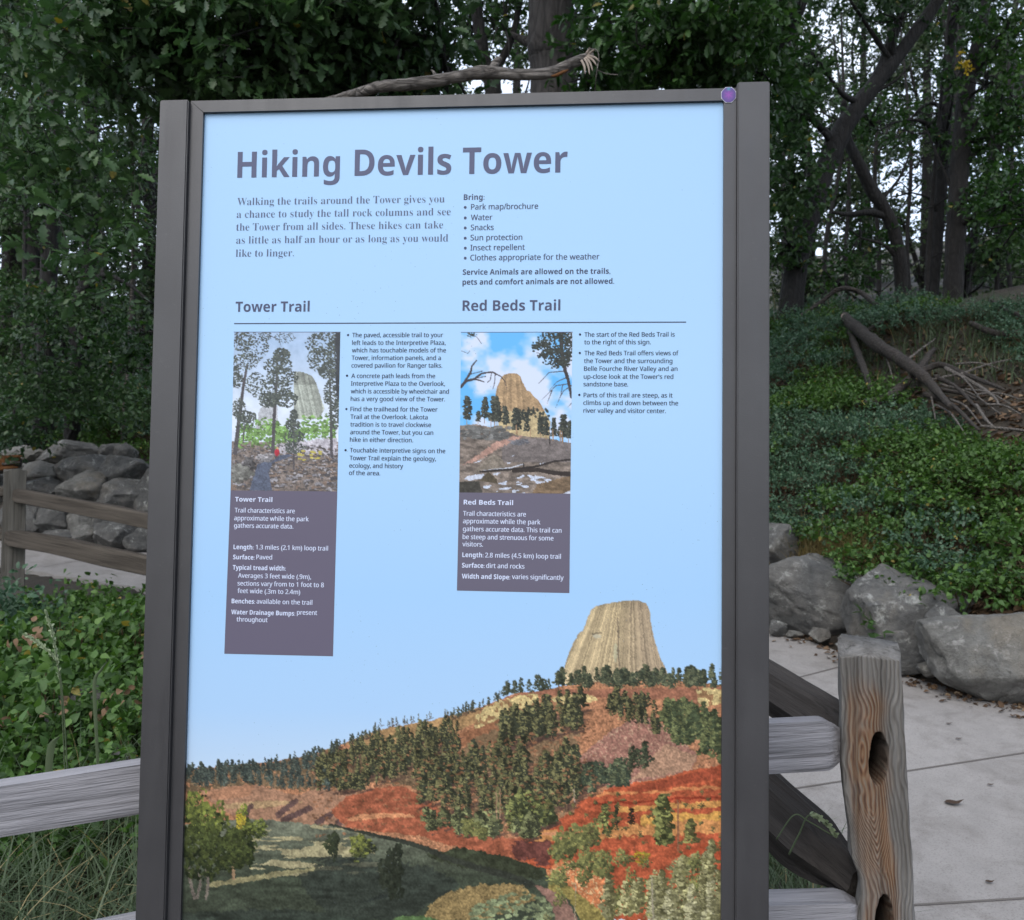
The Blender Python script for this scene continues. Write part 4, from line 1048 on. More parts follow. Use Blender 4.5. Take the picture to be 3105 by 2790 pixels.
# knotty post: outline taken row by row, two mortise holes
LE = np.array([(1310, 1664.5), (1418, 1667), (1508, 1667), (1580, 1674.6), (1651, 1685), (1698, 1686), (1741, 1703), (1770, 1706), (1820, 1699), (2000, 1706), (2450, 1735)], float)
RE = np.array([(1290, 1782), (1382, 1787.5), (1472, 1791), (1562, 1798), (1669, 1803.6), (1777, 1809), (1820, 1811), (2450, 1850)], float)
NF = 84
ys_ = np.concatenate([np.linspace(1306, 1840, 300), np.linspace(1840, 2400, 41)[1:]]); NZ = len(ys_)
Vp, warm, hole_shade, rings = [], [], [], []
top_z = at(1720, 1306, PD)[2]
for r_i, y_ in enumerate(ys_):
    l = at(np.interp(y_, LE[:, 0], LE[:, 1]), y_, PD); r_ = at(np.interp(y_, RE[:, 0], RE[:, 1]), y_, PD)
    z = l[2]
    fr = [(t, 0.0) for t in np.linspace(0, 1, NF)]
    ring = [(l[0] + (r_[0] - l[0]) * t, PD + .006 * (2 * t - 1) ** 4) for t, _ in fr]
    SK = .125 * .34
    for q in np.linspace(0, 1, 9)[1:]: ring.append((r_[0] + .004 * math.sin(3 * q) + SK * q, PD + .006 + .115 * q))
    for q in np.linspace(0, 1, 13)[1:]: ring.append((r_[0] + SK - (r_[0] - l[0]) * q * 1.0, PD + .121 + .004 * math.sin(q * 6)))
    for q in np.linspace(0, 1, 9)[1:-1]: ring.append((l[0] + SK * (1 - q) - .006 * math.sin(math.pi * q), PD + .121 - .115 * q))
    for j, (x, yv) in enumerate(ring):
        zz = z
        if r_i < 6:                                        # weathered, sloping top
            s = (yv - PD) / .12; zz = z + (.028 * s + .018 * (1 - abs((x - l[0]) / .125 - .35)) - .008) * (1 - r_i / 6)
        rt_ = 0.0
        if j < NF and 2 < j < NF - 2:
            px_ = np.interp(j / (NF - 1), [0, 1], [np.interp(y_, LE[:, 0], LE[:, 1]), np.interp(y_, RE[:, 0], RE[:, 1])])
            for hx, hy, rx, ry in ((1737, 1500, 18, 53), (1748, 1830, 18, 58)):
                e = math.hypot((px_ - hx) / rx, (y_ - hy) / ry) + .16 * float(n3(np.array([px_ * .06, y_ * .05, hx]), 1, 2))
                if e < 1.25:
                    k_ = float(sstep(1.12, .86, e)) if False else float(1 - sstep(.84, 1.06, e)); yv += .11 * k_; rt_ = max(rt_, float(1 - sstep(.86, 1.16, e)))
        Vp.append((x, yv, zz))
        f_ = j / (NF - 1)
        wv = 0.0
        if j < NF:
            wv = (1 - sstep(.55, .78, f_ + .16 * float(n3(np.array([0, 0, y_ * .02]), 1, 2)))) * sstep(.02, .14, f_) * sstep(1318 + 70 * abs(f_ - .35) + 60 * float(n3(np.array([f_ * 7, 2, 3]), 1, 2)), 1400, y_)
            wv *= .80 + 1.3 * float(n3(np.array([f_ * 3, 5, y_ * .014]), 1, 3))
            wv += .8 * math.exp(-((f_ - .5) / .07) ** 2) * math.exp(-((y_ - 1405) / 38) ** 2) + .9 * math.exp(-((f_ - .58) / .06) ** 2) * math.exp(-((y_ - 1650) / 90) ** 2)
            # growth lines: straight streaks that flow round the knots and arch below the hole
            wob = .9 * float(n3(np.array([f_ * 2.5, 1, y_ * .010]), 1, 3)) + .35 * float(n3(np.array([f_ * 9, 4, y_ * .03]), 1, 2))
            fl = f_ * 13 + 2.2 * wob
            for ku, ky, ks, ka in ((.60, 1500, 95, 2.6), (.63, 1405, 34, 1.5), (.60, 1830, 80, 2.2)):
                fl += ka * math.tanh((f_ - ku) * 7) * math.exp(-((y_ - ky) / ks) ** 2) * math.exp(-abs(f_ - ku) * 2.2)
            ar = 34 * abs(f_ - .40 - .05 * wob) ** 1.25 + (y_ - 1690) / 15.5 + wob
            el = 3.4 * math.hypot((f_ - .30 - .05 * wob) / .16, (y_ - 1490) / 95) + 1.8 * wob
            wa = math.exp(-((y_ - 1665) / 62) ** 4) * (1 - sstep(.56, .70, f_)); we = math.exp(-((f_ - .32) / .20) ** 4) * math.exp(-((y_ - 1495) / 80) ** 4) * .55
            rg = .5 + .5 * math.sin(2 * math.pi * fl) * (.5 + .9 * (float(n3(np.array([f_ * 6, 8, y_ * .012]), 1, 2)) + .5))
            rg = rg * (1 - wa) + wa * (.5 + .5 * math.sin(2 * math.pi * ar)); rg = rg * (1 - we) + we * (.5 + .5 * math.sin(2 * math.pi * el))
        else: rg = .8
        warm.append(min(max(wv, 0), 1)); hole_shade.append(rt_); rings.append(min(max(rg, 0), 1))
Vp = np.array(Vp); K_ = len(Vp) // NZ
off = n3(np.column_stack([Vp[:, 0] * 40, Vp[:, 1] * 40, Vp[:, 2] * 5]), 1, 3)
crk = np.abs(n3(np.column_stack([Vp[:, 0] * 55, Vp[:, 1] * 0, Vp[:, 2] * 3.0]), 1, 2)); off = off + .25 * (np.array(rings) - .5)
Vp[:, 1] += np.where(np.arange(len(Vp)) % K_ < NF, off * .010, 0); Vp[:, 0] += n3(np.column_stack([Vp[:, 1] * 30, Vp[:, 2] * 18, Vp[:, 0] * 0]), 1, 3) * .006
Fp = [(i * K_ + j, i * K_ + (j + 1) % K_, (i + 1) * K_ + (j + 1) % K_, (i + 1) * K_ + j) for i in range(NZ - 1) for j in range(K_)]
# close the top with a centre fan
cx_ = Vp[:K_].mean(0) + [0, 0, .004]; Vp = np.vstack([Vp, cx_]); warm.append(0); hole_shade.append(0); rings.append(.8)
Fp += [(len(Vp) - 1, (j + 1) % K_, j) for j in range(K_)]
org = Vp.mean(0); me = mesh('post', Vp - org, Fp, True, {'warm': warm, 'hole_shade': hole_shade, 'rings': rings})
bm = bmesh.new(); bm.from_mesh(me); bmesh.ops.recalc_face_normals(bm, faces=bm.faces); bm.to_mesh(me); bm.free()
o = link('post', me, POSTWOOD, nf, loc=tuple(org - np.array(nf.location))); o['label'] = 'knotty weathered post with orange grain and two mortise holes'
BROAD = [(-.5, -.46), (0, -.5), (.5, -.44), (.5, .40), (.2, .5), (-.3, .46), (-.5, .5)]
rail('rail', at(-260, 1632, 1.62), at(300, 1553, 1.77), .098, .07, GREYWOOD, nf, BROAD, .07, seed=1)
rail('rail', at(300, 1553, 1.77) + [0, .001, 0], at(1300, 1490, 1.87), .096, .07, GREYWOOD, nf, BROAD, .07, seed=4)
rail('rail', at(1300, 1492, 1.87), at(1675, 1470, 1.905), .108, .06, GREYWOOD, nf, BROAD, .07, taper=(0, .06), seed=2)
rail('rail', at(1200, 1835, 1.90), at(1712, 1803, 1.905), .088, .10, GREYWOOD, nf, BROAD, .07, taper=(0, .05), seed=3)
rail('rail', at(-260, 1960, 1.62), at(275, 1858, 1.77), .09, .10, GREYWOOD, nf, BROAD, .07, seed=5)

bf = empty('split_rail_fence', (.6, 3.0, 0), 'dark rails of the fence run going back from the knotty post', 'fence')
TRI = [(-.5, -.1), (-.1, -.5), (.35, -.42), (.5, .05), (.2, .42), (-.15, .5), (-.45, .3)]
rail('rail', at(1690, 1459, 1.93), at(1380, 1268, 2.75), .115, .13, DARKWOOD, bf, TRI, .10, taper=(.16, 0), seed=7)
rail('rail', at(1702, 1760, 1.93), at(1360, 1440, 2.7), .15, .15, DARKWOOD, bf, TRI, .14, taper=(.22, 0), seed=8)
def fence_post(parent, x, y, h, w=.13, mat=None, lean=0.0, holes=(), rz=0.0):
    z0 = float(ground_z(x, y)) - .3; V, F = [], []
    S = [(-.5, -.5), (-.17, -.53), (.17, -.5), (.5, -.47), (.52, -.15), (.5, .2), (.48, .5), (.1, .52), (-.5, .48), (-.52, 0)]
    nz = 40
    for i in range(nz):
        t = i / (nz - 1)
        for a_, b_ in S: V.append((a_ * w + lean * t, b_ * w, t * (h + .3)))
    V = np.array(V); V[:, :2] += np.column_stack([n3(V * [6, 6, 2] + 5 * x, 1, 3), n3(V * [6, 6, 2] + 3 + y, 1, 3)]) * .03
    ca, sa = math.cos(rz), math.sin(rz); V[:, :2] = V[:, :2] @ np.array([[ca, sa], [-sa, ca]])
    k = len(S); V[-k:, 2] += [-.02, .0, .01, -.02, 0, .0, -.01, .01, -.02, 0]
    F = [(i * k + j, i * k + (j + 1) % k, (i + 1) * k + (j + 1) % k, (i + 1) * k + j) for i in range(nz - 1) for j in range(k)] + [tuple((nz - 1) * k + j for j in range(k))]
    me = mesh('post', V, F, False); bm = bmesh.new(); bm.from_mesh(me); bmesh.ops.recalc_face_normals(bm, faces=bm.faces); bm.to_mesh(me); bm.free()
    o = link('post', me, mat or FARPOST, parent, loc=tuple(np.array([x, y, z0]) - np.array(parent.location)))
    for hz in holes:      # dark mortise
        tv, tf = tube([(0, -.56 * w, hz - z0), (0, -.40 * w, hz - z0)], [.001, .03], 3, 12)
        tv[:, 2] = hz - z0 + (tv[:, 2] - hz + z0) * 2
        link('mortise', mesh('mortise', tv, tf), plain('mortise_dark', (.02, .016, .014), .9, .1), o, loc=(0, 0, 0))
    return o
fence_post(bf, float(at(1370, 1300, 2.85)[0]), 2.85, 1.2)
mid = (-1.75, 5.55)
for hz in (.95, .58):
    zz = [float(base_z(0, y_)) + hz for y_ in (2.85, 5.55)]
    rail('rail', (float(at(1370, 1300, 2.85)[0]), 2.85, zz[0]), (mid[0], mid[1], zz[1]), .10, .10, DARKWOOD, bf, None, .1, seed=11 + int(hz * 10))

ff = empty('split_rail_fence', (-3.5, 6.6, .4), 'far brown split rail fence before the left boulder pile', 'fence')
fp_ = at(31, 1010, 6.9)
fence_post(ff, fp_[0], 6.9, float(at(31, 929, 6.9)[2] - ground_z(fp_[0], 6.9)), .155, FARPOST, -.01, rz=.5)
fence_post(ff, mid[0], mid[1], 1.1, .14)
rail('rail', at(24, 978, 6.86), at(480, 1064, 5.55), .108, .08, FARWOOD, ff, None, .09, taper=(.12, 0), seed=21)
rail('rail', at(12, 1060, 6.84), at(480, 1158, 5.55), .132, .09, FARWOOD, ff, None, .10, taper=(.1, 0), seed=22)
p3 = (-6.6, 8.3)
fence_post(ff, p3[0], p3[1], 1.1, .14)
rail('rail', (p3[0], p3[1], float(base_z(0, 8.3)) + .95), at(20, 972, 6.92), .085, .07, FARWOOD, ff, None, .09, taper=(0, .12), seed=23)
rail('rail', (p3[0], p3[1], float(base_z(0, 8.3)) + .55), at(20, 1062, 6.92), .09, .08, FARWOOD, ff, None, .09, taper=(0, .12), seed=24)

# ---------------------------------------------------------------- boulders
def unit_(v): return v / np.linalg.norm(v, axis=1)[:, None]
def boulder(px, py, w_px, h_px, d, label, mat=None, seed=0, depth=.9, group='boulders edging the path', name='boulder', tilt=0.0, sharp=12, flat=.55):
    r = np.random.default_rng(seed + 900)
    bm = bmesh.new()
    for q in unit_(r.normal(size=(sharp + 8, 3))): bm.verts.new(q * r.uniform(.82, 1.08))
    hull = bmesh.ops.convex_hull(bm, input=bm.verts)
    bmesh.ops.delete(bm, geom=[v for v in bm.verts if not v.link_faces], context='VERTS')
    bmesh.ops.dissolve_limit(bm, angle_limit=math.radians(16), verts=bm.verts, edges=bm.edges)
    bmesh.ops.bevel(bm, geom=bm.edges[:], offset=.05, segments=2, profile=.6, affect='EDGES', clamp_overlap=True)
    bmesh.ops.triangulate(bm, faces=bm.faces)
    for _ in range(4):
        es = [e for e in bm.edges if e.calc_length() > .085]
        if not es: break
        bmesh.ops.subdivide_edges(bm, edges=es, cuts=1, use_grid_fill=False); bmesh.ops.triangulate(bm, faces=[f for f in bm.faces if len(f.verts) > 3])
    bmesh.ops.recalc_face_normals(bm, faces=bm.faces); bm.verts.ensure_lookup_table()
    P = np.array([v.co[:] for v in bm.verts]); NR = np.array([v.normal[:] for v in bm.verts]); FC = [[v.index for v in f.verts] for f in bm.faces]; bm.free()
    P = P + NR * (n3(P + seed * 3.1, 1.8, 3) * .10 + n3(P + seed, 6, 3) * .07 + n3(P + seed, 18, 2) * .035 - .5 * np.maximum(.05 - np.abs(n3(P + seed * 1.7, 1.9, 2)), 0))[:, None]
    ext = (P.max(0) - P.min(0))
    sx, sz = w_px / FOC * d, h_px / FOC * d
    P = (P - (P.max(0) + P.min(0)) / 2) / ext * [sx, sx * depth, sz]
    if tilt: c_, s__ = math.cos(tilt), math.sin(tilt); P = np.column_stack([P[:, 0] * c_ - P[:, 2] * s__, P[:, 1], P[:, 0] * s__ + P[:, 2] * c_])
    return tag(link(name, mesh(name, P, np.array(FC), False), mat or ROCK, loc=tuple(at(px, py, d))), label, 'boulder' if name == 'boulder' else 'stone', group)


boulder(1530, 1086, 145, 109, 7.4, 'blue-grey boulder touching the right sign post, highest of the right row', ROCK, 1, tilt=-.5)
boulder(1636, 1188, 310, 180, 6.75, 'broad dark boulder with a white lichen patch beside the right sign post', ROCK, 22, .75, tilt=-.08)
boulder(1806, 1208, 262, 196, 5.95, 'peaked grey boulder between the broad dark boulder and the tan block', ROCK, 13, .8, tilt=.18)
boulder(1975, 1294, 320, 182, 5.25, 'large tan block of stone on the far concrete edge right of the knotty post', ROCK2, 4, .7, sharp=11)
boulder(1752, 1284, 190, 95, 5.75, 'low dark stone half hidden behind the top of the knotty post', ROCK, 5, .7)
boulder(1872, 1238, 100, 95, 5.5, 'dark chunk wedged between the peaked boulder and the tan block', ROCK, 16, .8)
boulder(2085, 1272, 150, 130, 5.2, 'grey boulder cut by the right picture edge behind the tan block', ROCK2, 7, .8)
boulder(1619, 1256, 46, 30, 6.3, 'fist-sized grey stone on the concrete below the broad dark boulder', ROCK, 8, name='stone', group='small stones by the path')
boulder(1572, 1254, 34, 16, 6.45, 'flat pale stone chip on the concrete left of the fist-sized stone', ROCK2, 9, name='stone', group='small stones by the path')
boulder(1538, 1243, 40, 36, 6.5, 'small grey stone on the concrete edge against the right sign post', ROCK, 10, name='stone', group='small stones by the path')
boulder(1690, 1262, 60, 44, 6.1, 'angular stone chunk at the foot of the gap between the two big grey boulders', ROCK, 31, name='stone', group='small stones by the path')
boulder(1845, 1322, 70, 40, 5.4, 'grey wedge of stone against the left foot of the tan block', ROCK, 32, name='stone', group='small stones by the path')
LB = [(54, 903, 84, 40, 11.2, 'dark flat-topped boulder at the upper left end of the pile, above the log end'), (142, 900, 124, 54, 11.2, 'long rounded boulder forming the top of the left pile'),
      (214, 896, 46, 36, 11.2, 'small upright rock on the pile between the long rounded boulder and the hooded rock'), (250, 898, 40, 40, 11.2, 'small hooded rock on top of the pile nearest the left sign post'),
      (84, 938, 74, 48, 10.7, 'grey wedge of rock just right of the far fence post top'), (172, 934, 136, 62, 10.75, 'wide cracked boulder under the long rounded boulder'), (244, 940, 122, 70, 10.5, 'jagged overhanging slab leaning toward the left sign post'),
      (80, 968, 80, 46, 10.4, 'smooth greenish boulder behind the far upper rail end'), (160, 972, 120, 74, 10.3, 'big round boulder in the middle of the left pile'), (252, 988, 116, 76, 10.25, 'smooth pale boulder under the jagged overhanging slab'),
      (60, 1032, 54, 62, 10.0, 'narrow upright boulder beside the far fence post between its rails'), (107, 1028, 76, 60, 10.05, 'blocky boulder seen between the far rails, next to the narrow upright one'), (163, 1030, 62, 56, 10.05, 'dark cracked boulder seen between the far rails at mid span'),
      (214, 1034, 74, 40, 10.05, 'low dark boulder just under the far upper rail'), (230, 1064, 84, 60, 9.8, 'speckled round boulder behind the far lower rail'), (282, 1068, 70, 62, 9.7, 'pale-topped boulder against the left sign post behind the far lower rail'),
      (172, 1060, 60, 40, 9.85, 'small boulder wedged left of the speckled round boulder'), (120, 1064, 80, 30, 9.8, 'flat low slab lying along the far lower rail'), (-10, 966, 60, 60, 10.4, 'boulder cut by the left picture edge behind the far post'),
      (20, 1022, 50, 60, 10.1, 'boulder hidden mostly by the far fence post'), (30, 935, 70, 46, 10.9, 'squat boulder under the broken log end'),
      (330, 1010, 110, 150, 10.2, 'tall boulder mostly hidden behind the left sign post')]
for i, (x, y, w_, h_, d, lab) in enumerate(LB):
    boulder(x, y, w_ * 1.1, h_ * 1.14, d, lab, ROCK if i % 4 else ROCK2, 40 + i, .9, 'boulders of the left pile', sharp=24)
boulder(178, 1402, 130, 84, 4.5, 'grey rock among the brambles above the near left rail', ROCK, 71, .8, 'rocks among the brambles')
boulder(95, 1440, 100, 70, 4.2, 'low rock half covered by brambles left of the other rock', ROCK, 72, .8, 'rocks among the brambles')
boulder(238, 1508, 90, 50, 3.9, 'tan stone just above the near left rail beside the sign', ROCK2, 73, .8, 'rocks among the brambles')

# ---------------------------------------------------------------- leaves
def leaf_shape(out, fold=.28, droop=.22):
    """two half blades folded along the midrib; out = (x, half width) list"""
    xs = [p_[0] for p_ in out]; V = [(x, 0, -droop * x * x) for x in xs]; F = []; n_ = len(xs)
    for sgn in (1, -1):
        k = len(V)
        V += [(x + .02 * (w_ > 0), sgn * w_, fold * w_ - droop * x * x) for x, w_ in out[1:-1]]
        F.append((0, 1, k) if sgn < 0 else (0, k, 1))
        for i in range(1, n_ - 2): F.append((i, i + 1, k + i, k + i - 1) if sgn < 0 else (i, k + i - 1, k + i, i + 1))
        F.append((n_ - 2, n_ - 1, k + n_ - 3) if sgn < 0 else (n_ - 2, k + n_ - 3, n_ - 1))
    return np.array(V), F
OAKLEAF = leaf_shape([(0, 0), (.06, .012), (.2, .10), (.3, .20), (.37, .09), (.5, .27), (.6, .13), (.72, .25), (.83, .13), (.93, .12), (1, 0)])
OVAL = leaf_shape([(0, 0), (.18, .20), (.45, .30), (.75, .22), (1, 0)], .2, .15)
POINT = leaf_shape([(0, 0), (.14, .24), (.35, .34), (.65, .22), (1, 0)], .25, .25)
SIMPLE = leaf_shape([(0, 0), (.4, .27), (.75, .2), (1, 0)], .3, .2)
def to_tris(T):
    F = []
    for f in T[1]: F += [(f[0], f[i], f[i + 1]) for i in range(1, len(f) - 1)]
    return T[0], np.array(F)
OAKLEAF, OVAL, POINT, SIMPLE = map(to_tris, (OAKLEAF, OVAL, POINT, SIMPLE))


def unit(v): return v / (np.linalg.norm(v, axis=-1, keepdims=True) + 1e-9)


def leaves(T, pos, dirs, nrm, size, tone):
    """numpy copies of a leaf: returns verts, faces, tone"""
    x = unit(dirs); z = unit(nrm - x * np.sum(nrm * x, 1, keepdims=True)); y = np.cross(z, x)
    tv, tf = T
    V = pos[:, None] + size[:, None, None] * (tv[None, :, 0:1] * x[:, None] + tv[None, :, 1:2] * y[:, None] + tv[None, :, 2:3] * z[:, None])
    F = tf[None] + (np.arange(len(pos)) * len(tv))[:, None, None]
    return V.reshape(-1, 3), F.reshape(-1, 3), np.repeat(tone, len(tv))


def sprays(T, C, k, L, size, r, lean=None, up=.8, tone_sd=.14, patch=.9, sides=1.0):
    """leafy twigs: C centres (n,3), k leaves per twig of length L"""
    n_ = len(C)
    td = unit(r.normal(size=(n_, 3)) * [1, 1, .55] + (0 if lean is None else lean))
    s = np.tile(np.linspace(.1, 1, k), (n_, 1)) + r.normal(0, .05, (n_, k))
    pos = C[:, None] + td[:, None] * (s * L)[..., None] + r.normal(0, .035 * L, (n_, k, 3))
    d = td[:, None] * .55 + unit(r.normal(size=(n_, k, 3))) * sides
    nr = np.array([0, 0, up]) + r.normal(size=(n_, k, 3)) * .55
    tone = .42 + patch * n3(C, .9, 2)[:, None] + r.normal(0, .07, (n_, 1)) + r.normal(0, tone_sd, (n_, k))
    tone = np.where(r.random((n_, k)) < .006, 1.0, np.clip(tone, 0, .9))
    sz = size * r.uniform(.6, 1.25, (n_, k))
    tw = (C, C + td * L)
    return leaves(T, pos.reshape(-1, 3), d.reshape(-1, 3), nr.reshape(-1, 3), sz.ravel(), tone.ravel()), tw


def join(parts):
    Vs, Fs, Ts, k = [], [], [], 0
    for V, F, t in parts: Vs.append(V); Fs.append(F + k); Ts.append(t); k += len(V)
    return np.concatenate(Vs), np.concatenate(Fs), np.concatenate(Ts)


def leafmesh(name, parts):
    V, F, t = join(parts); return mesh(name, V, F, False, {'tone': t})


def twigmesh(acc, a, b, r0=.004):
    """thin three-sided twigs"""
    d = unit(b - a); y = unit(np.cross(d, [.3, .2, .9])); z = np.cross(d, y)
    for i in range(len(a)):
        V = [a[i] + r0 * (math.cos(q) * y[i] + math.sin(q) * z[i]) for q in (0, 2.1, 4.2)] + [b[i]]
        acc.add(V, [(0, 1, 3), (1, 2, 3), (2, 0, 3)])


def blob(px, py, d, rx, ry, rd, n_, r, gate=None, gf=1.6):
    """spray centres inside an ellipsoid that sits where the picture shows foliage"""
    c = at(px, py, d); k = d / FOC
    q = r.normal(size=(int(n_ * 1.6) + 8, 3)); q = unit(q) * (r.random((len(q), 1)) ** .42)
    P = c + q * [rx * k, rd, ry * k]
    if gate is not None: P = P[n3(P, gf, 2) > gate]
    return P[:n_]


def tree(name, label, trunk, crown, leaf=OAK, bark=BARK, T=SIMPLE, size=.10, k=12, L=.34, seed=0, group='trees of the wood', limbs=(), segs=14, limb_to_blobs=True, parts=None, cat='tree', up=.8, patch=.9):
    """trunk: points (picture x, y, depth, radius m); crown: blobs; limbs: further tapered branches"""
    r = np.random.default_rng(seed + 300)
    P = np.array([at(a_, b_, c_) for a_, b_, c_, _ in trunk]); R = np.array([q[3] for q in trunk])
    gz = float(ground_z(P[0, 0], P[0, 1]))
    foot = np.array([P[0, 0] + (P[0, 0] - P[1, 0]) * .1, P[0, 1], gz - .25])
    if P[0, 2] > gz - .2: P = np.vstack([foot, P]); R = np.concatenate([[R[0] * 1.25], R])
    base = np.array([P[0, 0], P[0, 1], gz])
    root = empty(name, tuple(base), label, cat, group)
    acc = Acc(); V, F = tube(P, R, max(len(P) * 9, 24), segs, .16, 5); acc.add(V - base, F)
    for lb in limbs:
        Q = np.array([at(a_, b_, c_) for a_, b_, c_, _ in lb]); V, F = tube(Q, [q[3] for q in lb], max(len(Q) * 7, 10), 8, .16, 7); acc.add(V - base, F)
    prt, tw = [], []
    for bl in crown:
        px, py, d, rx, ry, rd, n_ = bl[:7]; gate = bl[7] if len(bl) > 7 else None
        C = blob(px, py, d, rx, ry, rd, n_, r, gate)
        if not len(C): continue
        if limb_to_blobs:                      # a limb from the nearest trunk point into the clump, with a few branchlets
            cc = at(px, py, d); j = int(np.argmin(np.linalg.norm(P - cc, axis=1) + np.maximum(0, P[:, 2] - cc[2]) * 2))
            if len(P) > 1:
                st_ = P[j]; m_ = (st_ + cc) / 2 + r.normal(0, .12, 3) * np.linalg.norm(cc - st_) + [0, 0, .08 * np.linalg.norm(cc - st_)]
                V, F = tube([st_, m_, cc], [max(R[j] * .45, .02), max(R[j] * .28, .016), .012], 14, 6, .15, 7); acc.add(V - base, F)
            for q in C[:: max(len(C) // 9, 1)]:
                m_ = (cc + q) / 2 + r.normal(0, .12, 3)
                V, F = tube([cc, m_, q], [.014, .009, .004], 8, 4); acc.add(V - base, F)
        lv, t_ = sprays(T, C, k, L, size, r, up=up, patch=patch)
        prt.append((lv[0] - base, lv[1], lv[2])); tw.append(t_)
    for a_, b_ in tw: twigmesh(acc, a_ - base, b_ - base, .0035)
    link('trunk', acc.mesh('trunk'), bark, root, loc=(0, 0, 0))
    if prt: link('crown', leafmesh('crown', prt), leaf, root, loc=(0, 0, 0))
    return root, base


# near oaks whose leaves hang over the boulders (left) and above the sign
tree('oak_tree', 'near oak at the left edge, big lobed leaves hanging above the boulder pile', [(-330, 1150, 8.0, .16), (-330, 700, 7.6, .13), (-260, 300, 7.0, .10), (-160, 0, 6.4, .07)],
     [(230, 130, 5.6, 150, 110, .7, 120, -.06), (110, 330, 5.2, 120, 100, .5, 44, 0), (240, 470, 5.0, 90, 110, .4, 32, 0), (60, 40, 6.0, 150, 90, .7, 70, 0), (-60, -140, 6.2, 260, 140, 1.2, 130), (-260, 300, 6, 130, 400, 1.0, 160)], OAK, BARK, OAKLEAF, .10, 11, .36, 1, limb_to_blobs=False)
tree('oak_tree', 'small-leaved oak thicket behind the left canopy, filling the gap down to the boulder pile', [(-180, 900, 11, .14), (-150, 400, 10.6, .11), (-100, 100, 10, .08)],
     [(60, 120, 9.4, 150, 130, .9, 210, -.01), (230, 260, 9.6, 100, 110, .7, 110, .03), (50, 330, 9.2, 130, 110, .9, 190, .0), (150, 470, 9.6, 130, 100, .8, 130, .03), (40, 600, 9.4, 120, 90, .8, 150, .0), (230, 640, 9.6, 90, 80, .7, 80, .03), (110, 760, 9.8, 140, 70, .7, 150), (280, 800, 9.6, 60, 60, .6, 50), (10, 850, 10, 80, 40, .5, 60)],
     OAK, BARK, SIMPLE, .072, 13, .30, 71, limb_to_blobs=False)
tree('oak_tree', 'oak spreading big lobed leaves over the left half of the sign top', [(640, 760, 9.9, .15), (640, 300, 9.4, .12), (600, 60, 8.6, .09), (560, -160, 7.8, .06)],
     [(330, 40, 5.6, 120, 110, .6, 130, -.1), (470, 80, 5.4, 150, 110, .7, 190, -.12), (640, 60, 5.8, 150, 110, .7, 190, -.14), (780, 60, 6.0, 130, 90, .7, 140, -.10), (880, 120, 6.4, 90, 80, .6, 80, -.03), (560, 170, 6.0, 200, 60, .7, 120), (400, 170, 6.2, 130, 70, .7, 90),
      (700, 160, 6.2, 150, 50, .7, 90), (520, -140, 6.0, 420, 130, 1.2, 260), (900, -80, 6.5, 160, 80, .8, 80, 0)], OAK, BARK, OAKLEAF, .105, 11, .34, 2)
tree('oak_tree', 'bright green oak between the splintered branch end and the right sign post', [(1246, 600, 11.0, .17), (1246, 190, 11.0, .15), (1252, 60, 10.9, .14), (1262, -140, 10.8, .10)],
     [(1210, 60, 8.4, 80, 80, .6, 90, -.03), (1330, 70, 8.0, 110, 100, .7, 170, -.08), (1440, 60, 8.0, 110, 90, .7, 140, -.06), (1360, 160, 8.4, 140, 50, .7, 90), (1510, 150, 9.0, 60, 70, .5, 70), (1180, 150, 9, 60, 50, .5, 50), (1350, -140, 8.6, 330, 130, 1.2, 260), (1520, 40, 9, 80, 60, .6, 70, -.02)],
     OAK_WARM, BARK, OAKLEAF, .105, 11, .34, 3, limbs=[[(1252, 250, 10.9, .10), (1400, 190, 9.6, .085), (1520, 110, 9.2, .075), (1560, 62, 9.1, .07), (1600, -30, 9.0, .06)]])
tree('pine_tree', 'thick rough-barked pine trunk rising behind the end of the broken branch', [(1098, 900, 9.7, .285), (1096, 190, 9.7, .27), (1090, 60, 9.6, .262), (1084, -260, 9.5, .24)],
     [(1060, -330, 9.4, 300, 160, 1.4, 150), (1000, -800, 9.0, 500, 200, 2.0, 240), (1500, -700, 8.5, 380, 160, 1.8, 200), (1000, 60, 10.4, 60, 110, .5, 34, .02), (1150, 40, 10.2, 60, 60, .5, 26, .02)], OAK, PINEBARK, SIMPLE, .10, 12, .35, 4, segs=22)  # clumps far above the view are added to shade path and slope
tree('oak_tree', 'thin dark trunk forking just behind the middle of the broken branch', [(985, 700, 10.6, .11), (975, 190, 10.4, .10), (960, 130, 10.4, .085), (930, -60, 10.2, .06)],
     [(930, 60, 10.6, 110, 120, .7, 90, .02), (1010, 150, 11, 60, 60, .6, 40, .03), (950, -150, 10.5, 200, 110, 1, 110)], OAK, BARK, SIMPLE, .095, 12, .34, 5, limbs=[[(975, 150, 10.4, .06), (1010, 80, 10.4, .045), (1030, 0, 10.4, .03)]])

